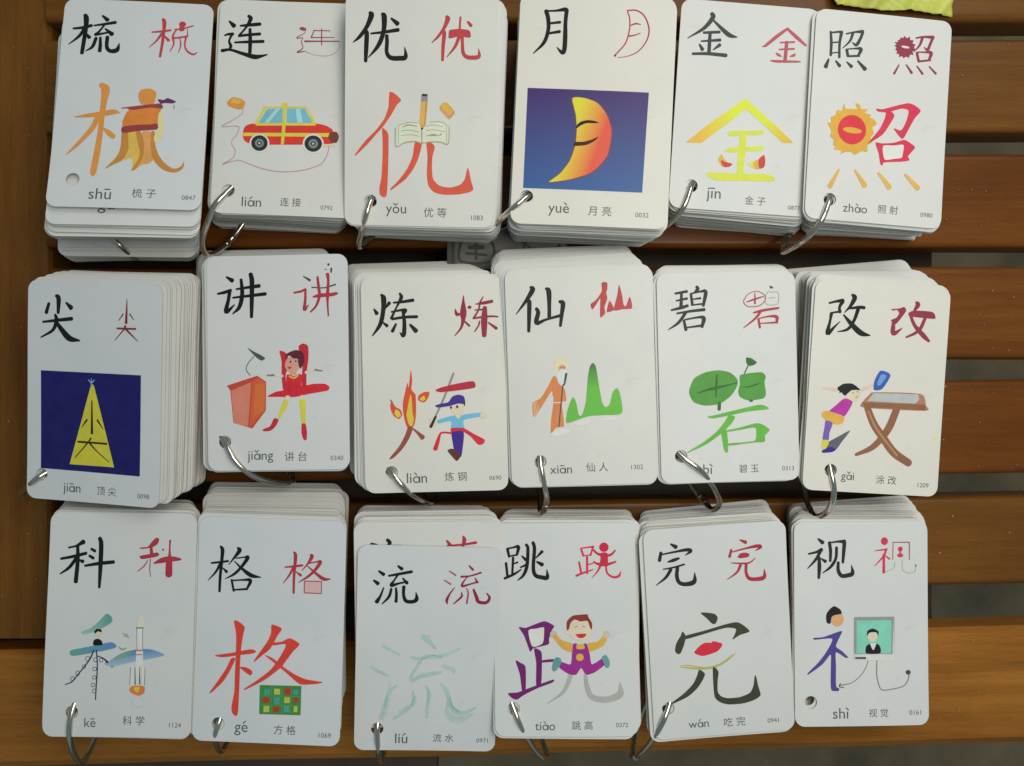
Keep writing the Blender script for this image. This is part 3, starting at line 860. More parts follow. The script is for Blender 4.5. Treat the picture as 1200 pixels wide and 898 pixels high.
10: '''! character
c ink2
s -2181,3588,85 -1680,3668,109
s -2146,3280,61 -1687,3366,97
s -2368,2886,73 -1940,2980,121 -1664,3064,109
s -1913,3612,97 -1951,3010,133
s -1250,3852,121 -1222,3749,133 -1408,3572,49
s -1512,3556,97 -1462,3090,109
s -1500,3574,61 -1071,3655,85 -877,3621,146 -994,3050,109
s -1432,3331,49 -1109,3366,85
s -1420,3089,61 -1053,3124,73
s -2128,2743,73 -1578,2821,97 -956,2880,121
s -1750,2777,121 -2076,2350,109 -2521,2058,36
s -1843,2435,97 -1767,2041,121
s -1818,2465,61 -1219,2560,85 -989,2507,158 -1076,2146,109
s -1747,2131,61 -1075,2207,97
! red_character
c maroonline
s 738,3225,36 940,3493,30 1311,3618,30 1644,3448,36 1669,3235,36 1419,2999,36 989,2959,36 778,3073,36 738,3225,36
c red2
s 871,3161,36 1211,3275,73 1612,3388,36
s 1235,3547,36 1225,3093,73
c greyline
s 1832,3625,24 1768,3536,24 1659,3326,24 1726,3053,24 2032,3016,24 2218,3103,24 2228,3526,24 1861,3564,24
s 1794,3305,24 2101,3335,24
c darkgrey
P 1867,3837 2037,3773 1925,3702
c red2
P 1137,2732 1538,2845 2226,2921 2225,2836 1720,2762 1197,2671
s 1475,2767,97 1222,2458,85 711,2070,36
s 1356,2425,85 1409,2061,85
s 1376,2455,42 1837,2536,73 2143,2499,133 2138,2256,85
s 1432,2242,36 2168,2268,73
! picture
c leafgreen
P -1683,-500 -1458,-22 -963,221 -411,292 77,183 377,-97 383,-370 115,-788 -383,-1127 -996,-1196 -1482,-1050 -1659,-773
P 503,52 873,134 1427,163 1607,-6 1552,-278 1602,-765 1462,-956 846,-1019 482,-858 414,-614 494,-312
c leafdark
s -489,106,61 -524,-348,97 -547,-832,49
s -1320,-661,49 -981,-548,85 -551,-456,122 -58,-359,73 373,-261,49
s 614,-449,30 921,-432,73 1354,-303,37
s -407,-1108,134 -425,-1369,134
P 797,803 1011,767 1240,580 1065,463 881,455 786,603
s 882,497,49 701,138,49
e 956,-1040,85,49,0
c grassgreen
P -915,-1659 -516,-1591 223,-1428 1333,-1214 1687,-1345 1636,-1422 835,-1486 -27,-1646 -642,-1739 -856,-1721
P -27,-1646 248,-1690 151,-1911 -164,-2237 -538,-2530 -1035,-2850 -1776,-3163 -1806,-3131 -1155,-2756 -595,-2346 -218,-1932
P -361,-2292 -133,-2238 -83,-2724 -87,-3149 -156,-3220 -257,-3084 -310,-2718
P -103,-2269 451,-2162 1131,-1998 1437,-2067 1726,-2300 1518,-2525 1493,-2798 1050,-2816 -26,-2920 -24,-2823 1021,-2755 1150,-2515 1096,-2180 511,-2255 -74,-2330
T bı -986,-3900,365 K
T 碧玉 791,-3915,840 I
T 0313 2477,-3951,511 N
A \ -921,-3720,122''',
11: '''! character
c ink
s -2331,3484,74 -2028,3577,99 -1752,3626,160
s -1750,3596,148 -1875,3347,111 -1842,3138,123
s -2210,3083,62 -1843,3156,86
s -2208,3053,136 -2247,2719,99 -2316,2202,173 -2044,2491,86 -1813,2736,31
s -1354,3895,111 -1246,3782,185 -1396,3440,123 -1636,3134,37
s -1450,3316,74 -1020,3394,123 -801,3391,123
s -1064,3312,148 -1199,2850,123 -1450,2441,111 -1888,2297,31
s -1678,3029,62 -1310,2662,173 -881,2316,210 -469,2235,49
! red_character
c maroonr
P 366,3411 726,3466 940,3541 1045,3397 877,3113 717,2890 618,2792 522,2816 400,2947 629,3066 741,3255 637,3399 483,3358
s 520,2846,136 552,2394,185 912,2631,37
s 1471,3772,111 1541,3674,185 1391,3391,86
P 1176,3327 1420,3423 2208,3417 2354,3141 1882,3133 1314,3155 1152,3223
s 1248,3199,111 1466,2789,136 1872,2392,185 2141,2167,99
s 1896,3110,123 1725,2685,136 1490,2457,111 1126,2269,74
! picture
c skinpale
s -2336,-124,99 -1699,-157,136
s -703,-113,148 -219,142,111
c bluescrub
P 81,769 430,718 542,555 230,6 -130,-59 -138,317
c bluelight
P 137,608 378,563 125,152 -23,203
c black2
P -1733,-116 -1499,110 -1096,148 -769,-56 -746,-206 -1076,-136 -1371,-379 -1536,-256
c skin
P -1107,-138 -765,-117 -679,-263 -855,-608 -1173,-536 -1337,-425 -1312,-333
c ink
s -1070,-227,25 -1017,-260,25
s -874,-166,25 -809,-198,25
c cored
s -899,-428,37 -821,-381,31
c black2
s -1675,-52,99 -1542,-165,111 -1617,-261,37
c magenta
P -1394,-501 -1030,-618 -1172,-991 -1371,-1276 -1750,-1208 -2055,-1123 -1746,-814
c saffron
P -2343,-1183 -2102,-1066 -1371,-1264 -1414,-1551 -1720,-1630 -2169,-1445 -2304,-1302
c violet
P -2136,-1474 -1836,-1577 -1945,-1977 -1971,-2312 -2222,-2284 -2175,-1809
c shadowg
P -1990,-2404 -1620,-2170 -1050,-1833 -1360,-2307 -1673,-2750 -2195,-2852 -2025,-2618
c yellowc
P -2232,-2327 -1996,-2314 -1959,-2493 -2142,-2716 -2240,-2661
c indigo
P -2202,-2750 -1841,-2577 -1633,-2687 -1793,-2805 -2183,-2852
c board
P -558,-559 -315,-271 -73,-152 1939,-100 2194,-573 2192,-805 -526,-830
c brownframe
p -592,-610 2161,-544 2204,-792 -540,-813
c boardgrey
p -132,-199 1814,-120 1893,-347 1717,-529 -390,-549
c brownframe
s -370,-821,260 -40,-1500,309 374,-2023,322 923,-2661,334 1616,-3079,297
s 919,-833,297 657,-1580,309 318,-2117,272 -92,-2537,223 -728,-2847,124
c brownlight
s -316,-969,74 -4,-1558,87 443,-2110,87 1058,-2775,74
c yellowspot
e 2737,-1945,87,74,0
T gai -1036,-3836,569 K
T 涂改 664,-3849,895 I
T 1209 2313,-3987,488 N
A v -969,-3618,190''',
12: '''! character
c ink
s -2316,3179,73 -2004,3255,85 -1709,3425,182
s -2616,2710,97 -2046,2824,121 -1579,2949,121
s -1943,3243,121 -1917,2647,146 -1962,1753,158
s -1981,2735,134 -2267,2344,121 -2630,2078,49
s -1888,2677,49 -1703,2601,146
s -1363,3131,97 -1208,3043,121
s -1429,2843,97 -1267,2744,121
s -1605,2424,85 -1004,2526,134 -402,2593,134
s -1019,3583,146 -953,3315,170 -949,2360,158 -962,1527,97
! red_character
c red2
P 692,3214 1024,3248 1197,3459 1373,3628 1508,3582 1443,3372 1207,3220 785,3155
s 1176,3220,109 1204,2981,121
P 706,2856 1036,2931 1426,3014 1532,2925 1403,2834 802,2726
s 1982,3528,73 1971,3169,61 1982,2871,109
P 1293,2535 1586,2777 2006,2871 2463,2787 2436,2697 2015,2633
s 1966,2662,243 1974,2097,267
c maroonline
s 1046,2681,36 904,2441,49 641,2212,30
s 1164,2742,36 1150,2325,36 1193,1998,30
e 1694,3136,49,49,0
! picture
g tealpale teal2 -1541,-318 -478,227
P -1632,-319 -1246,-167 -897,133 -607,433 -372,288 -381,80 -645,-100 -1000,-282 -1536,-436
g teal2 bluesteel -1686,-1147 -373,-836
P -2049,-1104 -1273,-935 -377,-747 -130,-892 -246,-999 -843,-1137 -1949,-1327
c skin
e -923,-370,145,157,0
c ink
P -1089,-313 -1003,-205 -809,-221 -786,-339 -939,-299 -1055,-401
P -1107,-874 -1092,-667 -925,-606 -771,-693 -733,-870
c inkblue
s -1086,-1081,48 -1194,-1377,61 -1419,-1733,48 -1704,-2089,48 -1932,-2385,48 -2227,-2518,36
s -978,-1079,48 -915,-1550,48 -908,-2138,48 -928,-2666,48 -938,-3135,42
s -925,-1314,36 -650,-1429,48 -462,-1603,85 -274,-1777,42
o -1324,-1437,85,97,0
o -1466,-1763,73,73,0
o -1719,-2042,79,97,0
o -1925,-2268,73,85,0
o -997,-1480,73,85,0
o -1017,-1857,79,79,0
o -1014,-2210,73,73,0
o -1060,-2521,79,79,0
o -1002,-2773,73,85,0
o -755,-1489,73,79,0
o -491,-1615,73,73,0
g bluesteel bluepale 961,-1055 1012,-1585
P -518,-1692 -346,-1484 123,-1184 719,-1029 1321,-1022 1931,-1232 1455,-1374 977,-1468 380,-1593 -215,-1747
g greenwash bluesteel 125,-1243 669,-1295
P -226,-1482 124,-1213 660,-1059 668,-1265 250,-1359
c rocket
P 711,-54 784,391 904,392 982,-51
p 694,-84 959,-81 1022,-1703 716,-1706
p 518,-1738 675,-1736 688,-2529 490,-2531
p 716,-1706 926,-1704 959,-2555 749,-2557
p 956,-1703 1108,-1731 1090,-2524 988,-2525
c creamtip
P 706,-84 741,242 807,409 910,244 971,-81
c rose
s 690,-1071,48 961,-1067,48
s 697,-1247,36 968,-1244,36
c darkgrey
s 684,-138,42 973,-134,42
s 676,-1766,24 716,-2470,42
s 886,-1763,24 908,-2468,54
s 709,-173,18 744,-1058,18
s 950,-170,18 985,-1055,18
s 508,-1768,18 489,-2502,18
s 1109,-1760,18 1113,-2494,18
c flameorange
P 483,-2649 658,-2529 1019,-2537 1130,-2611 1102,-2817 914,-2936 672,-2881 519,-2795
c flameyellow
P 661,-2600 901,-2585 861,-2791 728,-2763
c smoke
P 557,-2999 797,-2996 1038,-3023 1166,-3226 992,-3374 753,-3406 599,-3291
c greenwash
s 120,-357,36 368,-532,48
s 186,-504,30 332,-384,30
s -38,-920,30 117,-1036,61 295,-975,30
T ke -1149,-4085,472 K
T 科学 680,-3980,920 I
T 1124 2438,-4135,507 N
A - -1013,-3937,213''',
13: '''! character
c ink
s -2197,3447,85 -2113,3313,146 -2133,2863,122 -2181,2203,110 -2193,1557,98
s -2567,2740,73 -2203,2789,85 -1864,2842,85
s -2189,2741,98 -2370,2376,85 -2691,2005,30
s -2103,2565,30 -1914,2392,122
s -1466,3413,85 -1383,3308,159 -1602,3001,85 -1834,2694,30
s -1528,2974,49 -1178,3028,61 -1026,3022,146 -1284,2624,110 -1577,2315,98 -1964,2091,30
s -1597,2852,37 -1282,2564,98 -877,2280,159 -449,2206,37
s -1689,2054,85 -1587,1597,85
s -1658,2031,61 -1203,2071,73 -887,2059,134 -1020,1708,85
s -1600,1639,61 -1007,1696,85
! red_character
c red2
s 935,3318,73 1000,3183,134 986,2735,110 960,2257,98 965,1602,85
s 564,2672,49 956,2722,85 1305,2776,85
s 927,2673,98 758,2339,73 509,2002,30
s 1024,2509,30 1241,2356,110
s 1652,3235,85 1697,3148,146 1526,2843,73 1294,2567,30
s 1585,2875,49 1915,2947,61 2067,2940,134 1837,2586,110 1545,2308,85 1161,2055,30
s 1529,2754,37 1840,2497,85 2211,2242,134 2513,2241,37
c palepink
p 1425,2107 2125,2120 2130,1632 1429,1642
c maroonline
l 1413,2118,43 2137,2127,43 2142,1621,43 1418,1630,43 1413,2118,43
! picture
c redbig
P -1530,345 -1316,311 -1065,94 -1114,-206 -1183,-806 -1204,-1403 -1196,-2117 -1208,-3427 -1304,-3621 -1467,-3467 -1490,-3200 -1402,-2602 -1405,-1887 -1399,-1053 -1418,-218
P -2249,-1116 -1571,-1000 -788,-820 -542,-900 -690,-995 -1204,-1075 -1868,-1190 -2204,-1174
P -1593,-1239 -1411,-1232 -1577,-1656 -1891,-2205 -2390,-2702 -2434,-2656 -2134,-2215 -1790,-1664
P -1215,-1582 -942,-1583 -726,-1682 -661,-1798 -748,-1909 -934,-1809
P 84,245 514,95 343,-210 60,-757 -293,-1069 -587,-1331 -619,-1290 -360,-893 -72,-464 66,-101
P 111,-517 534,-453 861,-297 1293,-519 1032,-838 686,-1328 571,-1511 336,-1699 -135,-2075 -938,-2512 -970,-2465 -438,-2087 92,-1649 438,-1159 665,-734 688,-542 176,-622
P -173,-1034 196,-1169 569,-1452 1126,-1786 1616,-1974 2331,-2064 2045,-2153 1443,-2201 1197,-2080 699,-1684 201,-1317
c gridgreen
p -328,-2291 1433,-2261 1445,-3471 -308,-3496
c tileteal
p -134,-2443 120,-2439 117,-2689 -137,-2693
p 283,-2771 544,-2766 542,-3057 282,-3062
p 719,-3109 961,-3105 958,-3366 716,-3370
p 1088,-2429 1318,-2426 1313,-2640 1083,-2643
c tileyellow
p 289,-2414 543,-2410 540,-2654 285,-2658
p 725,-2753 978,-2748 975,-2992 721,-2996
p -133,-3144 115,-3140 112,-3401 -136,-3406
p 1142,-3104 1305,-3103 1302,-3352 1139,-3353
c tilered
e 861,-2510,171,146,0
e -45,-2903,159,134,0
e 404,-3271,159,122,0
e 1224,-2851,98,134,0
c gridline
s -263,-2734,24 1400,-2701,24
s -268,-3102,24 1413,-3069,24
s 176,-2312,24 199,-3457,24
s 612,-2306,24 629,-3451,24
s 1011,-2302,24 1028,-3452,24
T ge -1058,-4193,561 K
T 方格 797,-4114,927 I
T 1069 2497,-4259,517 N
A / -854,-3992,190''',
14: '''! character
c ink
s -2143,3422,83 -1943,3284,142
s -2343,3015,83 -2173,2883,154
s -1929,2702,59 -2058,2338,95 -2203,2086,166
s -1342,3657,83 -1183,3537,142
s -1720,3227,83 -1274,3318,107 -767,3423,118
s -1333,3298,83 -1494,3034,71 -1609,2814,142 -1293,2902,83 -935,2985,71
s -1137,3135,59 -952,2922,130
s -1605,2659,95 -1698,2315,107 -1973,1998,47
s -1408,2695,83 -1383,2415,107 -1393,2104,118
s -1080,2764,130 -1083,2422,118 -973,2144,142 -672,2119,142 -525,2247,154 -563,2527,30
! red_character
c crimsonr
s 1659,3740,59 1815,3576,95
s 1331,3253,83 1734,3306,59 2164,3459,71
s 1644,3292,47 1498,3133,47 1375,2850,95 1746,2951,59 2045,3052,71
s 1919,3205,47 2034,3020,83
c maroonline
s 823,3490,47 1100,3310,59
s 625,3082,47 902,2914,59
s 1571,2760,36 1651,2544,59 1605,2092,71
c crimsonr
s 1057,2768,36 855,2464,71 754,2212,107 777,2056,47
s 1366,2569,36 1372,2381,83 1049,2061,47
s 1875,2705,83 2007,2395,130 2106,2178,130 2440,2154,118 2566,2376,95 2438,2561,47
! picture
c waterlite
s -1545,-1369,24 -1617,-2136,162 -1812,-2909,240 -1867,-3167,48
s 895,-2355,48 972,-2869,210 1411,-3121,288 2018,-2854,108
s 722,-725,210 1123,-846,174 1159,-1037,60
s -288,494,30 73,627,96
s -585,-1992,36 -573,-2441,126 -1114,-2770,108
c water
s -169,572,240 49,405,192 319,94,108
s -1884,148,108 -1547,-35,126 -1178,-231,60
s -2377,-778,96 -2070,-964,126 -1579,-1210,48
s -1266,-1587,78 -1532,-1879,126 -1733,-2394,126 -1960,-3104,60
s -690,-337,78 -324,-394,144 -22,-293,174 464,-284,162 887,-150,126 1368,81,78
s -261,-456,174 -435,-777,108 -638,-1162,126 -601,-1385,144 -302,-1189,162 122,-1086,192 608,-982,96
s -589,-1832,48 -468,-2247,126 -691,-2603,126 -1350,-3095,108
s -16,-1599,60 148,-1981,126 71,-2496,126 56,-3043,96
s 655,-1525,126 911,-1905,162 1050,-2417,174 1338,-2787,174 1768,-2761,144 2161,-2530,78
c water2
s 1009,-2096,54 1146,-2544,96 1460,-2746,72
s -1669,-2009,36 -1759,-2587,72
s -520,-2119,60 -601,-2506,60
s 83,-1854,48 98,-2367,54
s -262,-424,60 220,-244,60 587,-314,60
T liu -1021,-4007,529 K
T 流水 785,-3972,901 I
T 0971 2480,-4054,505 N
A / -861,-3785,132''',
15: '''! character
c ink
s -2424,3452,110 -2355,3116,98
s -2412,3464,73 -2167,3511,73 -1953,3541,134 -2018,3205,98
s -2342,3134,61 -2018,3193,73
s -2184,3072,98 -2229,2352,85
s -2175,2810,49 -1992,2870,73
s -2492,2842,98 -2437,2292,98
s -2560,2183,98 -2180,2352,98 -1843,2564,49
s -1617,3630,110 -1546,3447,122 -1597,2715,134 -1754,2319,110 -2000,2095,37
s -1806,3143,61 -1655,2990,122
s -1872,2656,61 -1596,2776,98
s -1324,3720,122 -1266,3445,134 -1324,2652,134 -1236,2317,146 -963,2224,159 -732,2222,159 -747,2558,30
s -939,3333,122 -1197,3066,49
s -1169,2896,73 -945,2772,159
! red_character
c rosered
s 722,3445,73 822,3140,85
s 722,3463,49 1056,3504,61 1251,3521,98
s 1226,3490,61 1126,3156,73
s 840,3140,43 1126,3187,43
s 979,3096,85 972,2396,85
s 1000,2749,43 1231,2821,49
s 637,2873,73 728,2367,85
s 509,2289,85 863,2427,73 1228,2547,43
s 1533,2697,98 1409,2455,61 1176,2200,24
s 1776,2696,73 1833,2392,73 2073,2220,85 2316,2255,98 2409,2449,37
c crimsonp
e 1699,3500,201,201,0
P 1569,3257 1830,3256 1870,3000 1867,2708 1684,2684 1503,2710 1548,3002
s 1237,3399,73 1418,3234,85 1629,3153,110
s 2177,3363,61 2023,3194,85 1811,3134,110
s 1564,2758,110 1383,2808,85 1262,2882,61
s 1837,2757,110 2050,2828,85 2190,2876,73
! picture
c purple
P -1972,90 -1685,59 -1286,210 -857,343 -463,146 -556,-37 -683,-404 -697,-636 -1053,-739 -1359,-818 -1483,-964 -1542,-860 -1750,-278
c offwhite
P -1564,-64 -1227,26 -921,86 -892,-67 -959,-599 -1407,-738
c purple
P -1328,-830 -1055,-923 -997,-1198 -1040,-2330 -1255,-2422 -1244,-1442
s -1029,-1382,86 -754,-1352,110 -522,-1334,110
P -2129,-1348 -1916,-1441 -1704,-1625 -1716,-2666 -1856,-2666 -1952,-1930
P -2469,-2738 -2052,-2696 -1561,-2513 -887,-2269 -507,-2148 -551,-2270 -1195,-2514 -1809,-2819 -2086,-3002 -2300,-2940
c greytrail
s 215,-1966,171 57,-2424,159 -221,-2791,110 -774,-3157,24
s 855,-1967,135 910,-2426,184 1119,-2885,220 1726,-3008,245 2275,-2825,269 2350,-2612,208 2329,-2276,37
c cuff
e -497,-221,147,159,0
c saffron
P -529,-282 -375,-221 -134,-467 382,-652 348,-988 -17,-895 -319,-619
P 961,-623 1388,-533 1695,-259 1815,-382 1629,-717 1262,-899 1018,-959
c cuff
e 1786,-229,147,159,0
c purple2
P 339,-652 504,-622 654,-836 808,-623 930,-654 1047,-1082 1134,-1510 1562,-1266 1714,-1297 1742,-1481 1252,-1846 885,-1949 675,-1661 459,-1936 154,-1923 -269,-1628 -236,-1384 220,-1507 286,-1079
c teal2
P -575,-1689 -510,-1352 -386,-1200 -204,-1249 -176,-1445 -331,-1689 -485,-1811
P 1563,-1205 1746,-1114 1895,-1389 1862,-1634 1710,-1645 1651,-1450
c yelloworange
P 504,-652 778,-641 824,-837 501,-848
e 619,-1203,165,159,0
c skin
e 632,-42,489,453,0
e 125,-131,86,110,0
e 1136,-135,73,110,0
c hairred
P 84,-40 88,327 334,571 670,618 962,629 1003,507 1153,262 1150,-13 1060,79 971,354 667,325 424,417 240,265 176,21
c mouthred
P 447,-224 904,-195 811,-360 598,-378
c skindark
s 420,81,31 512,112,31
s 756,111,31 859,92,31
T tiao -895,-4124,857 K
T 跳高 691,-4089,881 I
T 0372 2383,-4077,514 N
A \ -819,-3892,147''',
16: '''! character
c ink2
s -1875,3876,73 -1670,3739,170
s -2320,3541,121 -2399,3210,133
s -2294,3460,61 -1681,3538,85 -1192,3582,133 -1043,3510,133 -1296,3345,24
s -2039,3123,61 -1792,3179,133 -1564,3242,85
s -2257,2820,48 -1779,2871,73 -1347,2962,73
s -1936,2778,133 -2168,2458,109 -2599,2152,30
s -1646,2849,133 -1691,2484,145 -1603,2201,145 -1333,2102,157 -963,2185,182 -917,2581,24
! red_character
c red2
s 1092,3840,61 1318,3726,145
s 693,3446,85 604,3146,109
s 699,3341,48 1305,3463,73 1798,3532,133 1948,3478,121 1714,3330,24
P 951,3121 1080,3265 1295,3280 1463,3206 1408,3088 1223,3058 1039,3053
s 663,2878,36 1149,2818,73 1456,2838,61 1711,3023,24
s 1054,2745,109 885,2449,85 455,2167,24
s 1301,2788,109 1282,2421,109 1391,2166,133 1664,2103,145 2035,2162,157 2065,2517,24
! picture
c greyolive
P -755,813 -480,805 -146,718 -33,542 -138,302 -291,314 -493,546
P -1575,69 -1451,-139 -1532,-492 -1705,-852 -1830,-892 -1945,-741 -1865,-405 -1664,-110
P -1463,-125 -644,30 289,239 784,295 1083,118 1304,-147 878,-271 549,-451 665,-224 720,8 281,85 -651,-112 -1459,-275
c lipred
P -1122,-865 -862,-605 -641,-498 -365,-506 -270,-451 92,-584 53,-737 -140,-909 -453,-1009 -764,-1060 -1006,-980
c greenline
s -1739,-1459,30 -1404,-1528,61 -854,-1601,85 -298,-1569,98 205,-1371,73 666,-1045,24
c saffron
s -1767,-1407,24 -1399,-1423,49 -851,-1539,30 -298,-1569,30 208,-1309,30 528,-1084,24
c greyolive
P -949,-1644 -713,-1830 -820,-2103 -1085,-2456 -1535,-2796 -2258,-3065 -2274,-3020 -1712,-2658 -1259,-2256 -1055,-1897
P -348,-1578 -125,-1782 -175,-2152 -202,-2650 -59,-2880 244,-2984 739,-2973 1180,-2819 1350,-2520 1434,-2076 1492,-2155 1553,-2535 1637,-2949 1349,-3145 848,-3263 230,-3259 -134,-3124 -338,-2889 -373,-2387
T wan -1096,-4058,873 K
T 吃完 464,-4035,924 I
T 0941 2128,-4099,488 N
A / -1067,-3769,154''',
17: '''! character
c ink2
s -1889,3669,75 -1702,3513,162
s -2311,3025,75 -1967,3103,100 -1747,3206,150
s -1779,3163,125 -2000,2777,112 -2358,2392,37
s -1855,2868,112 -1845,2437,150 -1873,1976,100
s -1768,2818,50 -1581,2694,137
s -1401,3511,125 -1353,3141,125 -1368,2711,100
s -1351,3511,62 -1025,3552,87 -743,3550,162
s -744,3507,150 -777,3106,137 -817,2645,100
s -1090,3294,112 -1123,2832,112 -1345,2464,112 -1709,2190,31
s -1018,2646,112 -1020,2308,137 -877,2073,150 -595,2089,162 -394,2179,162 -436,2519,31
! red_character
c rosered
e 1021,3556,156,169,0
s 616,3146,37 981,3186,62 1139,3216,62
s 1095,3185,87 980,2908,75 600,2492,31
s 993,2970,100 990,2600,100 988,2199,112
s 1043,2939,37 1243,2783,75
c maroonline
l 1388,2751,37 1405,3504,37 2129,3499,50 2131,2745,37
c rosered
e 1724,3212,106,106,0
s 1724,3150,62 1723,2965,75
e 1722,2934,137,87,0
c greyline
s 1481,2658,19 1417,2380,19 1070,2217,19
s 1809,2717,19 1825,2315,19 2045,2172,19 2360,2218,19 2406,2465,25
c maroonline
e 2413,2490,37,50,0
! picture
c skinorange
e -1070,183,288,300,0
c black2
P -1541,65 -1551,404 -1381,649 -1192,758 -942,613 -880,428 -1194,369 -1320,278 -1384,2
c violetdark
P -2108,-606 -1670,-568 -884,-312 -1012,-649 -1139,-986 -889,-1174 -608,-1454 -734,-1465 -1140,-1233 -1144,-1817 -1148,-2679 -1024,-2772 -1043,-2895 -1337,-2873 -1380,-2553 -1363,-1753 -1373,-1322 -1738,-1749 -2335,-2172 -2366,-2110 -1926,-1685 -1548,-1197 -1294,-646 -2046,-687
c greyframe
p -335,281 1447,281 1434,-1602 -358,-1581
c silver
p -222,131 1402,251 1434,-1602 -358,-1581 -357,-1396
c greyframe
p -322,268 1402,251 1354,-1342 -331,-1322
c tealscreen
p -222,131 1313,128 1291,-1304 -243,-1286
c skin
e 478,-542,213,263,0
c black2
P 226,-539 246,-324 467,-221 718,-329 729,-545 623,-389 340,-405
P 178,-1291 198,-971 400,-881 493,-1128 652,-883 802,-1008 800,-1298
c white2
P 369,-880 620,-883 499,-1159
c darkgrey
s -282,-1489,75 145,-1494,88
c greyline2
s 270,-1619,31 142,-1956,31 -111,-2292,31 -489,-2564,31 -929,-2651,44
s 660,-1605,38 644,-2209,38 735,-2641,38 891,-2878,38 1395,-2835,38 1837,-2717,38 2028,-2473,38 2080,-2227,44
c darkgrey
e 2042,-2134,113,100,0
s -960,-2589,50 -992,-2711,38 -804,-2757,31
T shı -961,-3862,663 K
T 视觉 709,-3861,850 I
T 0161 2334,-3871,525 N
A \ -697,-3699,125''',
18: '''! character
c ink
s -2309,3609,107 -2112,3533,155
s -1631,3775,131 -1530,3639,143 -1652,3492,95
s -1652,3504,83 -1304,3513,83 -1028,3516,60
! red_character
c red2
s 875,3714,72 1014,3527,143
s 1576,3893,83 1618,3732,155 1557,3472,95
s 893,3491,72 1588,3546,83 2120,3627,107
c palegreen''',
19: '''T gu -688,-3789,656 K
T 谷 860,-3739,234 I'''}

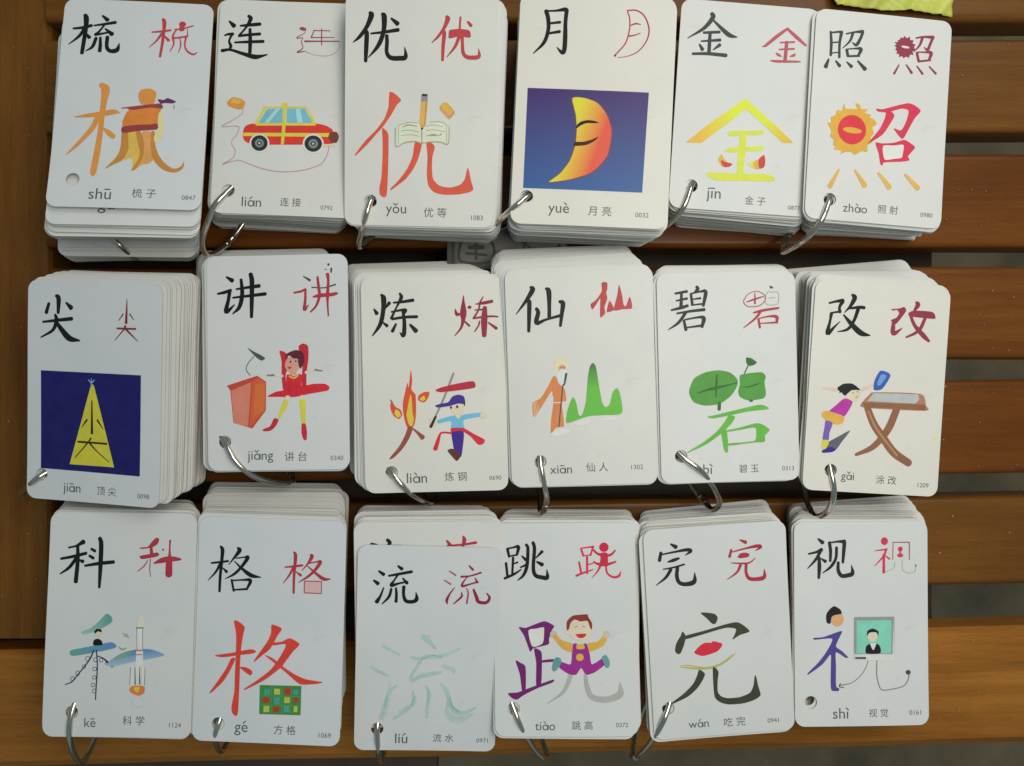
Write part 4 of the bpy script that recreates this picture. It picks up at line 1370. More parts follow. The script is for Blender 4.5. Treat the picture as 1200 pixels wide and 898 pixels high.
DECKS = [{"front": [-0.156094, 0.114979, 0.053803, -0.14004, 0.066617, -0.014383, 1.010325], "zb": 0.011, "n": 79, "kf": [[0, -0.17692, 0.10251, -0.0], [0.42, -0.16884, 0.10138, -0.0], [0.46, -0.16878, 0.10839, -0.0087], [0.93, -0.15925, 0.1051, -0.0087], [0.95, -0.15778, 0.10872, -0.0087]], "hole": [-0.02078, -0.033652], "ring": [[-0.17439, 0.0654, 0.036], [-0.17007, 0.05989, 0.03577], [-0.16836, 0.05724, 0.03157], [-0.16747, 0.05532, 0.02706], [-0.16812, 0.05627, 0.02334], [-0.16991, 0.05887, 0.02005], [-0.17234, 0.06242, 0.01884], [-0.1744, 0.06542, 0.01969], [-0.17608, 0.06785, 0.02206], [-0.17705, 0.06927, 0.02551], [-0.17715, 0.06941, 0.02941], [-0.17608, 0.06785, 0.03363]]},
{"front": [-0.093034, 0.113853, 0.050846, -0.015616, 0.008952, -0.040977, 0.993217], "zb": 0.011, "n": 74, "kf": [[0, -0.10568, 0.11557, -0.0524], [0.9, -0.09452, 0.11314, -0.0524]], "hole": [-0.022755, -0.035383], "ring": [[-0.11711, 0.07937, 0.0519], [-0.12221, 0.0734, 0.05338], [-0.12682, 0.06643, 0.04952], [-0.13247, 0.05968, 0.04128], [-0.13264, 0.05558, 0.03501], [-0.13118, 0.05782, 0.02799], [-0.12717, 0.06395, 0.02177], [-0.1217, 0.07233, 0.01949], [-0.11708, 0.07941, 0.02109], [-0.11332, 0.08516, 0.02557], [-0.11114, 0.08851, 0.03209], [-0.11093, 0.08883, 0.03945], [-0.11332, 0.08516, 0.04742]]},
{"front": [-0.037332, 0.110641, 0.056397, 0.083201, 0.000391, -0.023388, 1.02463], "zb": 0.011, "n": 84, "kf": [[0, -0.0372, 0.1132, -0.0349], [0.6, -0.03561, 0.1105, -0.0349], [0.9, -0.03598, 0.11042, -0.0349]], "hole": [-0.020119, -0.036445], "ring": [[-0.05824, 0.07473, 0.05368], [-0.06084, 0.06647, 0.05289], [-0.06636, 0.05935, 0.03679], [-0.06559, 0.0608, 0.02977], [-0.0635, 0.06477, 0.02355], [-0.06064, 0.07018, 0.02127], [-0.05823, 0.07476, 0.02286], [-0.05627, 0.07848, 0.02734], [-0.05513, 0.08065, 0.03387], [-0.05502, 0.08085, 0.04122], [-0.05627, 0.07848, 0.0492]]},
{"front": [0.032697, 0.109761, 0.060199, -0.015983, -0.025027, -0.045971, 1.044536], "zb": 0.011, "n": 91, "kf": [[0, 0.03245, 0.11201, -0.0524], [0.8, 0.03331, 0.1095, -0.0524]], "hole": [-0.025216, -0.035957], "ring": [[0.00584, 0.07494, 0.06044], [-0.00069, 0.06953, 0.06001], [-0.00904, 0.06544, 0.04355], [-0.00763, 0.06633, 0.03654], [-0.0038, 0.06878, 0.03031], [0.00144, 0.07213, 0.02804], [0.00587, 0.07495, 0.02963], [0.00947, 0.07725, 0.03411], [0.01157, 0.07859, 0.04064], [0.01176, 0.07872, 0.04799], [0.00947, 0.07725, 0.05596]]},
{"front": [0.097222, 0.115124, 0.047404, -0.004377, 0.03112, -0.066297, 0.972126], "zb": 0.011, "n": 67, "kf": [[0, 0.10686, 0.11517, -0.0873], [0.8, 0.09932, 0.11392, -0.0873]], "hole": [-0.020122, -0.034144], "ring": [[0.07483, 0.08231, 0.04848], [0.07203, 0.07416, 0.04991], [0.06672, 0.06744, 0.04437], [0.05874, 0.0636, 0.03159], [0.06025, 0.06537, 0.02457], [0.0644, 0.07019, 0.01835], [0.07007, 0.07678, 0.01607], [0.07486, 0.08235, 0.01766], [0.07875, 0.08687, 0.02214], [0.08102, 0.08951, 0.02867], [0.08123, 0.08976, 0.03602], [0.07875, 0.08687, 0.044]]},
{"front": [0.1532, 0.110271, 0.048309, -0.021407, 0.063396, -0.069277, 0.977803], "zb": 0.011, "n": 69, "kf": [[0, 0.16584, 0.11122, -0.0698], [0.7, 0.1569, 0.11012, -0.0698]], "hole": [-0.019021, -0.035468], "ring": [[0.13174, 0.07614, 0.05057], [0.12808, 0.06739, 0.05179], [0.12405, 0.06077, 0.04541], [0.11901, 0.05727, 0.03368], [0.12021, 0.05905, 0.02666], [0.12349, 0.06392, 0.02044], [0.12797, 0.07056, 0.01816], [0.13176, 0.07617, 0.01976], [0.13484, 0.08074, 0.02424], [0.13663, 0.08339, 0.03076], [0.1368, 0.08364, 0.03812], [0.13484, 0.08074, 0.04609]]},
{"front": [-0.1743, -0.004221, 0.04886, 0.067503, -0.163196, -0.052454, 1.02776], "zb": 0.007, "n": 78, "kf": [[0, -0.176, 0.0036, -0.0175], [0.3, -0.16864, 0.00193, -0.0349], [0.7, -0.16612, 0.00037, -0.0436], [0.93, -0.16982, -0.00215, -0.0524]], "hole": [-0.023969, -0.035923], "ring": [[-0.19923, -0.03876, 0.04287], [-0.20364, -0.04239, 0.04277], [-0.21965, -0.04978, 0.02599], [-0.21772, -0.04874, 0.01897], [-0.21246, -0.0459, 0.01275], [-0.20527, -0.04202, 0.01047], [-0.19919, -0.03874, 0.01206], [-0.19425, -0.03607, 0.01654], [-0.19138, -0.03452, 0.02307], [-0.19111, -0.03438, 0.03042], [-0.19425, -0.03607, 0.03839]]},
{"front": [-0.098737, 0.008677, 0.045062, -0.02203, -0.04296, 0.015791, 1.006266], "zb": 0.007, "n": 70, "kf": [[0, -0.116, 0.0164, 0.0175], [0.5, -0.10715, 0.01102, 0.0175], [0.9, -0.10008, 0.00837, 0.0175]], "hole": [-0.022806, -0.033182], "ring": [[-0.12092, -0.02483, 0.04511], [-0.11643, -0.0326, 0.04666], [-0.10887, -0.04028, 0.04223], [-0.10065, -0.04399, 0.03286], [-0.09706, -0.04381, 0.02822], [-0.09931, -0.04202, 0.02121], [-0.10546, -0.03713, 0.01498], [-0.11386, -0.03044, 0.01271], [-0.12096, -0.0248, 0.0143], [-0.12673, -0.02021, 0.01878], [-0.13009, -0.01754, 0.02531], [-0.13041, -0.01728, 0.03266], [-0.12673, -0.02021, 0.04063]]},
{"front": [-0.032639, -0.000722, 0.044863, 0.000525, 0.016546, 0.022459, 1.005097], "zb": 0.007, "n": 70, "kf": [[0, -0.0472, 0.0104, 0.0175], [0.5, -0.04181, 0.00494, 0.0175], [0.9, -0.03641, 0.00109, 0.0175]], "hole": [-0.018928, -0.036645], "ring": [[-0.05069, -0.03775, 0.04546], [-0.04494, -0.04458, 0.04545], [-0.03982, -0.05015, 0.03671], [-0.03584, -0.0532, 0.02857], [-0.03724, -0.05174, 0.02155], [-0.04107, -0.04776, 0.01533], [-0.0463, -0.04232, 0.01305], [-0.05072, -0.03772, 0.01464], [-0.05431, -0.03398, 0.01912], [-0.0564, -0.03181, 0.02565], [-0.0566, -0.0316, 0.033], [-0.05431, -0.03398, 0.04098]]},
{"front": [0.028921, 0.00281, 0.047144, 0.037173, -0.024085, 0.033938, 1.018221], "zb": 0.007, "n": 74, "kf": [[0, 0.024, 0.0168, 0.0524], [0.55, 0.02411, 0.01243, 0.0524], [0.9, 0.02461, 0.0076, 0.0524]], "hole": [-0.018299, -0.035317], "ring": [[0.01186, -0.03305, 0.04569], [0.01366, -0.04279, 0.04543], [0.01509, -0.05116, 0.03738], [0.01282, -0.05769, 0.0288], [0.01273, -0.05536, 0.02178], [0.01248, -0.04901, 0.01556], [0.01214, -0.04034, 0.01328], [0.01185, -0.03301, 0.01488], [0.01162, -0.02705, 0.01936], [0.01149, -0.02358, 0.02588], [0.01147, -0.02325, 0.03324], [0.01162, -0.02705, 0.04121]]},
{"front": [0.091887, 0.0026, 0.042324, 0.005832, 0.036658, 0.024849, 0.989871], "zb": 0.007, "n": 65, "kf": [[0, 0.098, 0.0096, 0.0175], [0.6, 0.09367, 0.00567, 0.0175], [0.95, 0.09117, 0.00328, 0.0175]], "hole": [-0.021009, -0.033239], "ring": [[0.07166, -0.03112, 0.0432], [0.07934, -0.03642, 0.04441], [0.08641, -0.0443, 0.03916], [0.09136, -0.0528, 0.03128], [0.08922, -0.05657, 0.02631], [0.08757, -0.05417, 0.01929], [0.08304, -0.04761, 0.01307], [0.07685, -0.03865, 0.01079], [0.07162, -0.03108, 0.01239], [0.06737, -0.02492, 0.01687], [0.0649, -0.02134, 0.02339], [0.06467, -0.021, 0.03075], [0.06737, -0.02492, 0.03872]]},
{"front": [0.155104, -0.002432, 0.042281, 0.011028, 0.066281, -0.063088, 0.989603], "zb": 0.007, "n": 65, "kf": [[0, 0.16, 0.0104, 0.0873], [0.25, 0.15629, 0.00742, 0.0698], [0.28, 0.15896, 0.0074, 0.0175], [0.55, 0.15563, 0.00493, -0.0], [0.58, 0.15744, 0.00341, -0.0349], [0.9, 0.1547, -0.00037, -0.0611]], "hole": [-0.017865, -0.035693], "ring": [[0.13492, -0.03689, 0.04337], [0.13672, -0.04666, 0.04339], [0.13729, -0.05603, 0.03451], [0.1351, -0.05958, 0.02648], [0.13508, -0.05744, 0.01946], [0.13504, -0.05159, 0.01324], [0.13497, -0.0436, 0.01096], [0.13492, -0.03685, 0.01256], [0.13488, -0.03137, 0.01704], [0.13485, -0.02817, 0.02356], [0.13485, -0.02787, 0.03092], [0.13488, -0.03137, 0.03889]]},
{"front": [-0.165108, -0.101779, 0.044903, -0.061883, -0.006031, -0.010475, 1.039445], "zb": 0.0015, "n": 80, "kf": [[0, -0.18179, -0.10266, -0.0], [0.9, -0.16556, -0.10174, -0.0175]], "hole": [-0.019142, -0.03662], "ring": [[-0.18448, -0.138, 0.04735], [-0.18539, -0.14681, 0.04765], [-0.18801, -0.15734, 0.04019], [-0.18953, -0.16738, 0.03046], [-0.18905, -0.16461, 0.02345], [-0.18775, -0.15704, 0.01722], [-0.18597, -0.14669, 0.01495], [-0.18447, -0.13795, 0.01654], [-0.18325, -0.13084, 0.02102], [-0.18254, -0.12671, 0.02755], [-0.18248, -0.12632, 0.0349], [-0.18325, -0.13084, 0.04287]]},
{"front": [-0.101994, -0.104088, 0.045825, -0.022488, -0.033677, -0.028219, 1.044377], "zb": 0.0015, "n": 82, "kf": [[0, -0.11322, -0.09536, -0.0175], [0.45, -0.10659, -0.09658, -0.0], [0.5, -0.10785, -0.10288, -0.0175], [0.95, -0.10229, -0.10374, -0.0262]], "hole": [-0.020341, -0.039718], "ring": [[-0.12336, -0.14308, 0.04633], [-0.12544, -0.15031, 0.04457], [-0.12834, -0.16297, 0.02944], [-0.12787, -0.16109, 0.02243], [-0.12659, -0.15597, 0.0162], [-0.12483, -0.14896, 0.01393], [-0.12335, -0.14304, 0.01552], [-0.12214, -0.13823, 0.02], [-0.12144, -0.13543, 0.02653], [-0.12137, -0.13517, 0.03388], [-0.12214, -0.13823, 0.04185]]},
{"front": [-0.036126, -0.114142, 0.040074, 0.097567, 0.050606, -0.034219, 1.012337], "zb": 0.0015, "n": 71, "kf": [[0, -0.04139, -0.10429, -0.0], [0.6, -0.03814, -0.1026, -0.0], [0.93, -0.03643, -0.10342, -0.0]], "hole": [-0.020624, -0.035695], "ring": [[-0.05805, -0.14881, 0.03794], [-0.05808, -0.15872, 0.03553], [-0.05932, -0.17296, 0.02106], [-0.0592, -0.17068, 0.01404], [-0.05888, -0.16445, 0.00781], [-0.05843, -0.15595, 0.00554], [-0.05805, -0.14876, 0.00713], [-0.05774, -0.14292, 0.01161], [-0.05757, -0.13952, 0.01814], [-0.05755, -0.1392, 0.02549], [-0.05774, -0.14292, 0.03346]]},
{"front": [0.022672, -0.10532, 0.039987, 0.004789, -0.025169, 0.011273, 1.011831], "zb": 0.0015, "n": 71, "kf": [[0, 0.02597, -0.10591, -0.0], [0.5, 0.02506, -0.10525, -0.0], [0.9, 0.02364, -0.10563, -0.0]], "hole": [-0.022335, -0.033892], "ring": [[0.00073, -0.13934, 0.03956], [0.00438, -0.14818, 0.04027], [0.0113, -0.16343, 0.02927], [0.01611, -0.16912, 0.02267], [0.01466, -0.16631, 0.01566], [0.01069, -0.15864, 0.00943], [0.00528, -0.14815, 0.00716], [0.0007, -0.13929, 0.00875], [-0.00302, -0.13208, 0.01323], [-0.00518, -0.12789, 0.01976], [-0.00538, -0.12749, 0.02711], [-0.00302, -0.13208, 0.03508]]},
{"front": [0.088525, -0.105679, 0.040535, 0.048248, 0.025843, 0.065986, 1.01502], "zb": 0.0015, "n": 72, "kf": [[0, 0.09455, -0.10429, 0.0873], [0.5, 0.09092, -0.1044, 0.0698], [0.9, 0.08851, -0.10511, 0.0524]], "hole": [-0.023743, -0.032188], "ring": [[0.06686, -0.13921, 0.0399], [0.0637, -0.14596, 0.0412], [0.05896, -0.15935, 0.03248], [0.05441, -0.1682, 0.02301], [0.05558, -0.16547, 0.01599], [0.05879, -0.15799, 0.00977], [0.06318, -0.14778, 0.00749], [0.06689, -0.13915, 0.00908], [0.0699, -0.13214, 0.01356], [0.07165, -0.12806, 0.02009], [0.07182, -0.12767, 0.02744], [0.0699, -0.13214, 0.03542]]},
{"front": [0.1517, -0.104313, 0.03505, -0.01205, 0.034313, 0.00025, 0.981637], "zb": 0.0015, "n": 62, "kf": [[0, 0.16232, -0.10023, 0.0698], [0.35, 0.15816, -0.10111, 0.0349], [0.4, 0.15862, -0.10301, -0.0], [0.9, 0.15259, -0.10435, -0.0]], "hole": [-0.022504, -0.033777], "ring": None}]

SECOND = {19: (0, [-0.157281, 0.108373, 0.052733, -0.135839, 0.064619, -0.008727, 1.010325]), 18: (14, [-0.03662, -0.104001, 0.039109, 0.09464, 0.049088, -0.0, 1.012337])}

CU = 1e-5
def print_art(src, parent, top):
    z = top + 14e-6; art = None; names = dict(character='printed_character', red_character='red_character', picture='picture', speck='ink_speck')
    cap = Art(z)
    def flush():
        if art and art.f: art.make(cname, parent)
    cname = None; pend = None
    for ln in src.split('\n'):
        k, _, rest = ln.partition(' ')
        if k == '!':
            zz = art.z if art else z
            flush(); art = Art(zz); cname = names[rest]; continue
        if art is None and k != 'T': art = Art(z); cname = 'picture'
        if k == 'c': art.mat(ink(rest))
        elif k == 'g':
            t = rest.split(); A = [float(q) * CU for q in t[2].split(',')]; B = [float(q) * CU for q in t[3].split(',')]
            art.mat(grad(t[0], t[1], A, B, None))
        elif k == 's':
            g = 1.14 if cname in ('printed_character', 'red_character') else 1.05
            art.stroke([(float(a) * CU, float(b_) * CU, float(c) * CU * g) for a, b_, c in (t.split(',') for t in rest.split())])
        elif k == 'l':
            q = [tuple(float(q) * CU for q in t.split(',')) for t in rest.split()]
            for a, b_ in zip(q, q[1:]): art.stroke([a, b_])
        elif k in 'pP':
            pts = [tuple(float(q) * CU for q in t.split(',')) for t in rest.split()]
            art.poly(art.spline(pts) if k == 'P' else pts)
        elif k in 'eo':
            v = [float(q) for q in rest.split(',')]; e = art.ell(v[0]*CU, v[1]*CU, v[2]*CU, v[3]*CU, v[4])
            if k == 'e': art.poly(e)
            else: art.stroke([(x, y, .00022) for x, y in e[::2]] + [(e[0][0], e[0][1], .00022)])
        elif k == 'T':
            t = rest.split(); v = [float(q) * CU for q in t[1].split(',')]; s = t[0]
            if t[2] == 'K': cap.mat(ink('txt')); pend = (s, v)
            elif t[2] == 'N': cap.mat(ink('num')); text_into(cap, s, *v, bold=.0)
            else: cap.mat(ink('txt')); text_into(cap, ' '.join(s), *v, bold=.0)
        elif k == 'A':
            cap.mat(ink('txt')); pinyin(cap, pend[0], rest.split()[0], *pend[1]); pend = None
    if pend: cap.mat(ink('txt')); pinyin(cap, pend[0], None, *pend[1])
    flush()
    if cap.f: cap.make('printed_caption', parent)

# ---------------------------------------------------------------- the setting
def px(u, v, z): return ((u - 600) / 950 * (CAM_H - z), (449 - v) / 950 * (CAM_H - z), z)
FZ = -.40
flo = link('floor', mesh('floor', [(-3, -3, FZ), (3, -3, FZ), (3, 3, FZ), (-3, 3, FZ)], [(0, 1, 2, 3)]), None, [FLOOR]); flo['kind'] = 'structure'
def profile_bar(name, prof, x0, x1, rot, pivot, mat, parent, axis='x'):
    """a bar along x (or y) with the given (across, z) outline, slightly wavy edges"""
    N = 26; v = []; f = []; m = len(prof); ca, sa = math.cos(rot), math.sin(rot)
    for i in range(N + 1):
        x = x0 + (x1 - x0) * i / N; wob = .00025 * math.sin(x * 31 + pivot[1] * 90)
        for (y, z) in prof:
            X, Y = (x, y + wob) if axis == 'x' else (y + wob, x)
            X -= pivot[0]; Y -= pivot[1]; v.append((pivot[0] + X*ca - Y*sa, pivot[1] + X*sa + Y*ca, z))
    for i in range(N):
        for j in range(m): q = (j + 1) % m; f.append((i*m + j, i*m + q, (i+1)*m + q, (i+1)*m + j))
    f.append(tuple(range(m))); f.append(tuple(reversed(range(N*m, N*m + m))))
    me = mesh(name, v, f, smooth=False); bm = bmesh.new(); bm.from_mesh(me); bmesh.ops.recalc_face_normals(bm, faces=bm.faces); bm.to_mesh(me); bm.free()
    o = link(name, me, parent, [mat]); return o
bench = empty('wooden_bench', (0, 0, FZ), 'reddish brown varnished wooden slat bench that all the card decks lie on', 'bench')
bench_z = FZ
def local(o, dz=-FZ): o.location.z += dz
def slat_prof(v0, v1, z, crown=.0012, th=.017, r=.003, z1=None):
    z1 = z if z1 is None else z1
    y1, y0 = px(0, v0, z)[1], px(0, v1, z1)[1]; p = []
    for a in range(0, 91, 18): p.append((y1 - r + r * math.sin(math.radians(a)), z - r + r * math.cos(math.radians(a))))
    p.append((y1, z - th)); p.append((y0, z1 - th))
    for a in range(90, -1, -18): p.append((y0 + r - r * math.sin(math.radians(a)), z1 - r + r * math.cos(math.radians(a))))
    for k in range(1, 6): t = k / 6; p.append((y0 + r + (y1 - y0 - 2*r) * t, z1 + (z - z1) * t + crown * 4 * t * (1 - t) * .25))
    return p
XL = px(58, 0, .006)[0]
SL = [(-190, -112, .0105, 0), (-95, 24, .0105, 0), (45, 155, .0105, 0), (180, 290, .0105, 0), (312, 420, .0066, .1), (445, 555, .0066, .7), (582, 686, .0010, .6)]
for (a, b_, z, rt) in SL:
    o = profile_bar('slat', slat_prof(a, b_, z), XL + .0008, .42, math.radians(rt), px(1150, (a + b_) / 2, z), WOOD_R if 170 < a < 500 else WOOD_X, bench); local(o)
# front slat: rounded nose with a lighter face
y = lambda v, z: px(0, v, z)[1]
fp = [(y(736, .001), -.016), (y(736, .001), -.0015), (y(741, .001), .0008), (y(776, .001), .0014), (y(788, .001), .0002), (y(830, 0), -.0004), (y(866, -.001), -.0018), (y(873, -.003), -.005), (y(873, -.003), -.02)]
o = profile_bar('slat', fp[::-1], -.42, .42, math.radians(1.35), px(1150, 800, 0), WOOD_L, bench); local(o); o['label'] = 'lighter front slat with a rounded nose'
# board at the left edge, grain running across the slats
bp = [(px(-220, 0, .006)[0], .006), (px(-220, 0, .006)[0], -.012), (XL, -.012), (XL, .0035), (XL - .0012, .0058), (XL - .003, .0064)]
o = profile_bar('side_board', bp[::-1], px(0, 748, .006)[1], .30, 0, (0, 0), WOOD_Y, bench, axis='y'); local(o)
for xx, xw in ((-.33, .2895), (-.04, .265)):  # added dark boards, they imitate the shade seen through the gaps
    o = profile_bar('gap_shade_board', [(xx, -.048), (xx, -.062), (xx + xw, -.062), (xx + xw, -.048)], -.30 if xx < -.1 else -.172, .34, 0, (0, 0), GAP_SHADE, bench, axis='y'); local(o)

# ---------------------------------------------------------------- decks
INFO = [('梳','a comb drawing and orange hair, at the upper left'),('连','a red and yellow car trailing a string'),('优','a vermilion character, pencil and open book'),
('月','a crescent moon on a dark blue square'),('金','a large yellow roof shaped character'),('照','a flaming orange sun and red character'),
('尖','a yellow pointed triangle on blue'),('讲','a girl in red dress beside a lectern'),('炼','flames and a boy in a blue cap'),
('仙','an old man in orange robe beside green hills'),('碧','two lily leaves and a green character'),('改','a girl holding a blue brush over a table'),
('科','a white rocket and teal washes'),('格','a large red character and checked green square'),('流','a pale watery blue grey character'),
('跳','a jumping child in purple overalls'),('完','a dark olive character and red lips'),('视','a framed portrait and a figure in violet')]
CW, CH = .060, .090
def pmat(p): return Matrix.Translation(p[:3]) @ Euler((p[3], p[4], p[5]), 'XYZ').to_matrix().to_4x4()
def latch(parent, pts, i, n):
    a, b_ = Vector(pts[i]), Vector(pts[(i + 1) % len(pts)]); d = (b_ - a).normalized(); u = d.orthogonal().normalized(); w_ = d.cross(u)
    v = []; f = []; prof = [(-.0030, .0011), (-.0026, .00155), (-.0015, .00155), (-.0012, .0013), (.0012, .0013), (.0015, .00155), (.0026, .00155), (.0030, .0011)]
    for (t, r) in prof:
        for k in range(12): q = 2 * math.pi * k / 12; v.append(a + d * t + (u * math.cos(q) + w_ * math.sin(q)) * r)
    for j in range(len(prof) - 1):
        for k in range(12): q = (k + 1) % 12; f.append((j*12 + k, j*12 + q, (j+1)*12 + q, (j+1)*12 + k))
    f.append(tuple(reversed(range(12)))); f.append(tuple(range(len(prof)*12 - 12, len(prof)*12)))
    return link('latch', mesh('latch', [tuple(x) for x in v], f, smooth=True), parent, [BRASS])
def ring_points(ctrl, sub=10):
    P = [Vector(p) for p in ctrl]; n = len(P); o = []
    for i in range(n):
        a, b_, d, e = P[i-1], P[i], P[(i+1) % n], P[(i+2) % n]
        for k in range(sub):
            t = k / sub; o.append(.5 * ((2*b_) + (d-a)*t + (2*a - 5*b_ + 4*d - e)*t*t + (3*b_ - a - 3*d + e)*t**3))
    for _ in range(14): o = [(o[i-1] + o[i] * 2 + o[(i+1) % len(o)]) / 4 for i in range(len(o))]
    return o
def ring_obj(ctrl, parent, r=.00125):
    P = ring_points(ctrl); n = len(P); c = sum(P, Vector()) / n; v = []; f = []; M = 12
    N = Vector()
    for i in range(n): N += (P[i] - c).cross(P[(i+1) % n] - c)
    N.normalize()
    for i in range(n):
        d = (P[(i+1) % n] - P[i-1]).normalized(); s = d.cross(N).normalized(); t = s.cross(d)
        for k in range(M): q = 2 * math.pi * k / M; v.append(tuple(P[i] + (s * math.cos(q) + t * math.sin(q)) * r))
    for i in range(n):
        for k in range(M): q = (k + 1) % M; j = (i + 1) % n; f.append((i*M + k, i*M + q, j*M + q, j*M + k))
    o = link('binder_ring', mesh('binder_ring', v, f, smooth=True), parent, [STEEL]); return o, P
NOTCH = {5: (lambda p: p[0] > .022 and p[1] < -.036, [(.0285, -.0335), (.0272, -.036), (.0262, -.0365), (.0255, -.0395), (.0235, -.041), (.0222, -.0436)])}
for i, D in enumerate(DECKS):
    F = D['front']; zb = D['zb']; n = D['n']; base = D['kf'][0]; H = F[2] - zb
    ch, desc = INFO[i]
    root = empty('flashcard_deck', (base[1], base[2], zb), None, 'card deck', 'ringed decks of flashcards in three rows')
    root['label'] = 'ringed flashcard deck showing ' + desc
    inv = Matrix.Translation((-base[1], -base[2], -zb)); s = F[6]
    hole = (D['hole'][0] / s, D['hole'][1] / s)
    rb = random.Random(i + 40); BEND = (rb.uniform(-.0004, .0005), rb.uniform(-.0004, .0008), rb.choice((-1, 1)) * rb.uniform(.0, .0006))
    if i == 0: BEND = (-.0003, .0006, -.0009)
    cms = []
    for lv in (.1, .4, .7, .95):
        me = card_mesh('card', CW * s, CH * s, D['hole'], notch=NOTCH.get(i) if lv < .8 else None); me.materials.append(PAPER); me.materials.append(EDGE)
        cms.append(bend(me, *(lv * q for q in BEND)))
    sec = [P for (d, P) in SECOND.values() if d == i]; T = sec[0] if sec else F
    keys = [tuple(k) for k in D['kf']] + [(1.0, T[0], T[1], T[5])]
    rnd = random.Random(i * 11 + 3)
    drift = [0, 0]; skip = {sec[0] for sec in SECOND.values()}
    for k in range(n):
        fr = k / n
        for a, b_ in zip(keys, keys[1:]):
            if a[0] <= fr <= b_[0]: break
        t = (fr - a[0]) / (b_[0] - a[0]); x, yv, rz = (a[j] + (b_[j] - a[j]) * t for j in (1, 2, 3))
        if rnd.random() < .08: drift = [rnd.uniform(-.0009, .0009), rnd.uniform(-.0009, .0009)]
        x += drift[0] + rnd.gauss(0, .00042); yv += drift[1] + rnd.gauss(0, .00042 if i not in (0, 17) else .0002); rz += rnd.gauss(0, .008)
        z = zb + .00024 + (H - .0006) * fr + rnd.uniform(0, .00012)
        if i in skip and k >= n - 2: continue
        c = link('card', cms[min(3, int(fr * 4))], root)
        tl = fr ** 1.5
        c.matrix_local = inv @ pmat((x, yv, z, F[3] * tl, F[4] * tl, rz))
    fm = bend(card_mesh('front_card', CW * s, CH * s, D['hole']), *BEND)
    fc = link('front_card', fm, root, [CREAM if i in (2, 3, 8, 9, 11) else COOL if i in (0, 6, 7, 12, 13, 14) else PAPER, EDGE]); fc['label'] = 'top card printed with ' + ch
    fc.matrix_local = inv @ pmat(F[:6]); print_art(ART[i], fc, .00021)
    for key, (d, P) in SECOND.items():
        if d == i:
            c = link('card', bend(card_mesh('card', CW * s, CH * s, D['hole']), *BEND), root, [PAPER, EDGE]); c['label'] = 'printed card just under the top one'
            P = list(P); c.matrix_local = inv @ pmat(P[:6]); print_art(ART[key], c, .00021)
    if D['ring']:
        o, P = ring_obj(D['ring'], root, .00125 if i else .001); o.matrix_local = inv
        li = {9: 24, 16: 30, 11: 38, 1: 60}.get(i, 52)
        latch(o, P, li, len(P))
bpy.data.objects.remove(_to)

BEND = None
# ---------------------------------------------------------------- loose things on the bench
def sheet(name, corners, z, nx, ny, fn, mat, th=.0003):
    v = []; f = []
    (a, b_, c, d) = [Vector(px(u, w_, z)) for u, w_ in corners]
    for s_ in (1, -1):
        for j in range(ny + 1):
            for i in range(nx + 1):
                u, t = i / nx, j / ny; p = a.lerp(b_, u).lerp(d.lerp(c, u), t); dz = fn(u, t); v.append((p.x + dz * .3, p.y + dz * .2, p.z + dz + s_ * th / 2))
    m = (nx + 1) * (ny + 1)
    for j in range(ny):
        for i in range(nx):
            q = j * (nx + 1) + i; f.append((q, q + nx + 1, q + nx + 2, q + 1)); f.append((m + q, m + q + 1, m + q + nx + 2, m + q + nx + 1))
    edge = [j for j in range(nx + 1)] + [(nx + 1) * (k + 1) + nx for k in range(ny)] + [ny * (nx + 1) + nx - 1 - k for k in range(nx)] + [(nx + 1) * (ny - 1 - k) for k in range(ny - 1)]
    for k in range(len(edge)): q, r_ = edge[k], edge[(k + 1) % len(edge)]; f.append((q, r_, m + r_, m + q))
    return link(name, mesh(name, v, f, smooth=True), None, [mat])
o = sheet('plastic_wrapper', [(955, -70), (1104, -70), (1116, 20), (975, 12)], .0125, 60, 40, lambda u, t: .0018 * math.sin(u * 7 + t * 4) * math.sin(t * 5 + u * 3) + .0011 * (1 - abs(math.sin(u * 11 + t * 6))) ** 3 + .0004 * abs(math.sin(u * 37 - t * 21)) + .0016, YELLOW)
o['label'] = 'crumpled yellow green plastic wrapper on the bench behind the sun card deck'; o['category'] = 'wrapper'
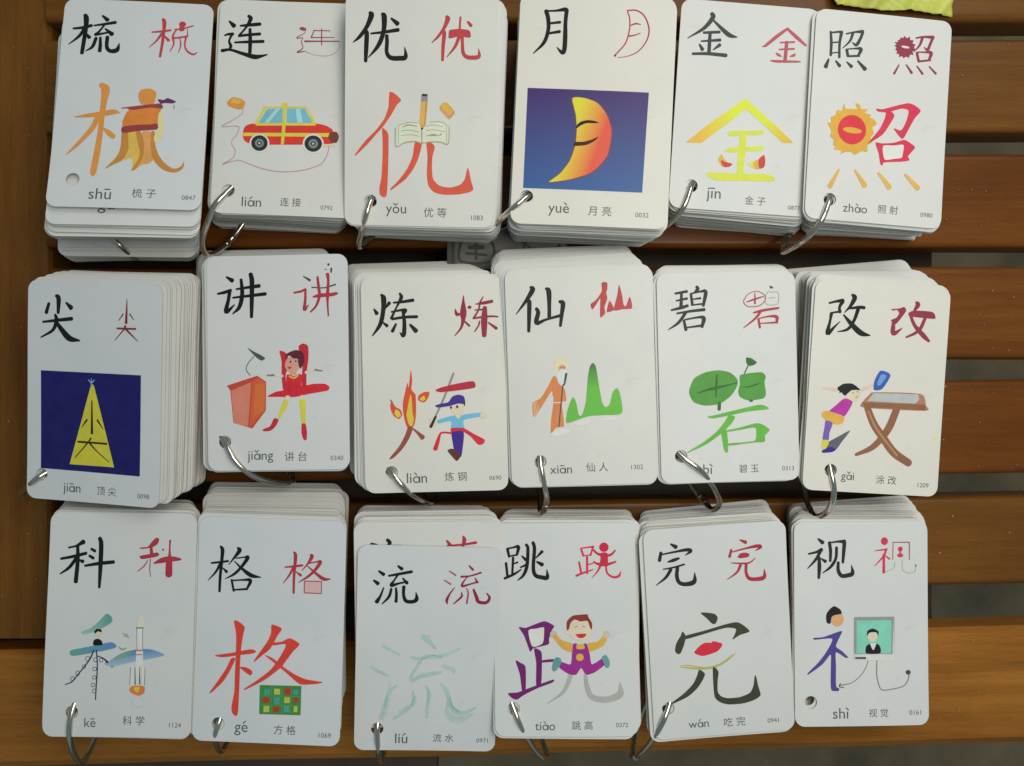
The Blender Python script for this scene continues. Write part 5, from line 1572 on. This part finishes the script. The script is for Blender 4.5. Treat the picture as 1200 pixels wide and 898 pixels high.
slip = sheet('printed_paper_slip', [(524, 262), (664, 262), (664, 316), (524, 316)], .0112, 6, 4, lambda u, t: .0003 * math.sin(u * 7), SLIP)
slip['label'] = 'grey printed paper slip lying across the slats below the moon and book decks'; slip['category'] = 'paper'
art = Art(.0119); art.mat(ink('darkgrey'))
def sp(*pts): art.stroke([(px(u, v_, .0119)[0], px(u, v_, .0119)[1], w_ * .00038) for u, v_, w_ in pts])
for r_ in ([(531, 280, 4), (531, 312, 4)], [(540, 283, 3), (575, 283, 3), (575, 306, 3), (540, 306, 3), (540, 283, 3)], [(550, 290, 5), (566, 290, 5)], [(558, 284, 3), (558, 304, 3)], [(546, 297, 3), (570, 299, 3)],
           [(612, 284, 2), (624, 292, 2)], [(618, 280, 2), (612, 296, 2)], [(640, 280, 2), (655, 280, 2), (655, 292, 2)]): sp(*r_)
art.make('printing', slip)

# crumbs and dust lying on the wood, too small and many to count
v = []; f = []; rd = random.Random(5)
spots = [(rd.uniform(1085, 1200), rd.choice([(50, 150, .0105), (185, 285, .0105), (318, 415, .0066), (450, 550, .0066), (590, 680, .001), (745, 850, .0013)])) for _ in range(90)]
spots += [(rd.uniform(2, 50), (5, 740, .0064)) for _ in range(40)] + [(rd.uniform(240, 900), (878, 886, -.0016)) for _ in range(0)]
for u, (a, b_, z) in spots:
    p = Vector(px(u, rd.uniform(a, b_), z + .0008)); rr = rd.uniform(.00010, .00030) * (1.6 if rd.random() < .1 else 1); k = len(v); a0 = rd.uniform(0, 6)
    for j in range(5):
        t = a0 + j * 1.257; q = rr * rd.uniform(.6, 1.2); v.append((p.x + q * math.cos(t) * 1.3, p.y + q * math.sin(t), p.z))
    v.append((p.x, p.y, p.z + rr * .7)); v.append((p.x, p.y, p.z - .0008))
    for j in range(5): f.append((k + j, k + (j + 1) % 5, k + 5)); f.append((k + (j + 1) % 5, k + j, k + 6))
DUST = plain('pale_dust', (.42, .38, .32), .9, .1)
o = link('dust_specks', mesh('dust_specks', v, f), None, [DUST]); o['kind'] = 'stuff'; o['label'] = 'pale crumbs and dust scattered on the bare wood'; o['category'] = 'dust'
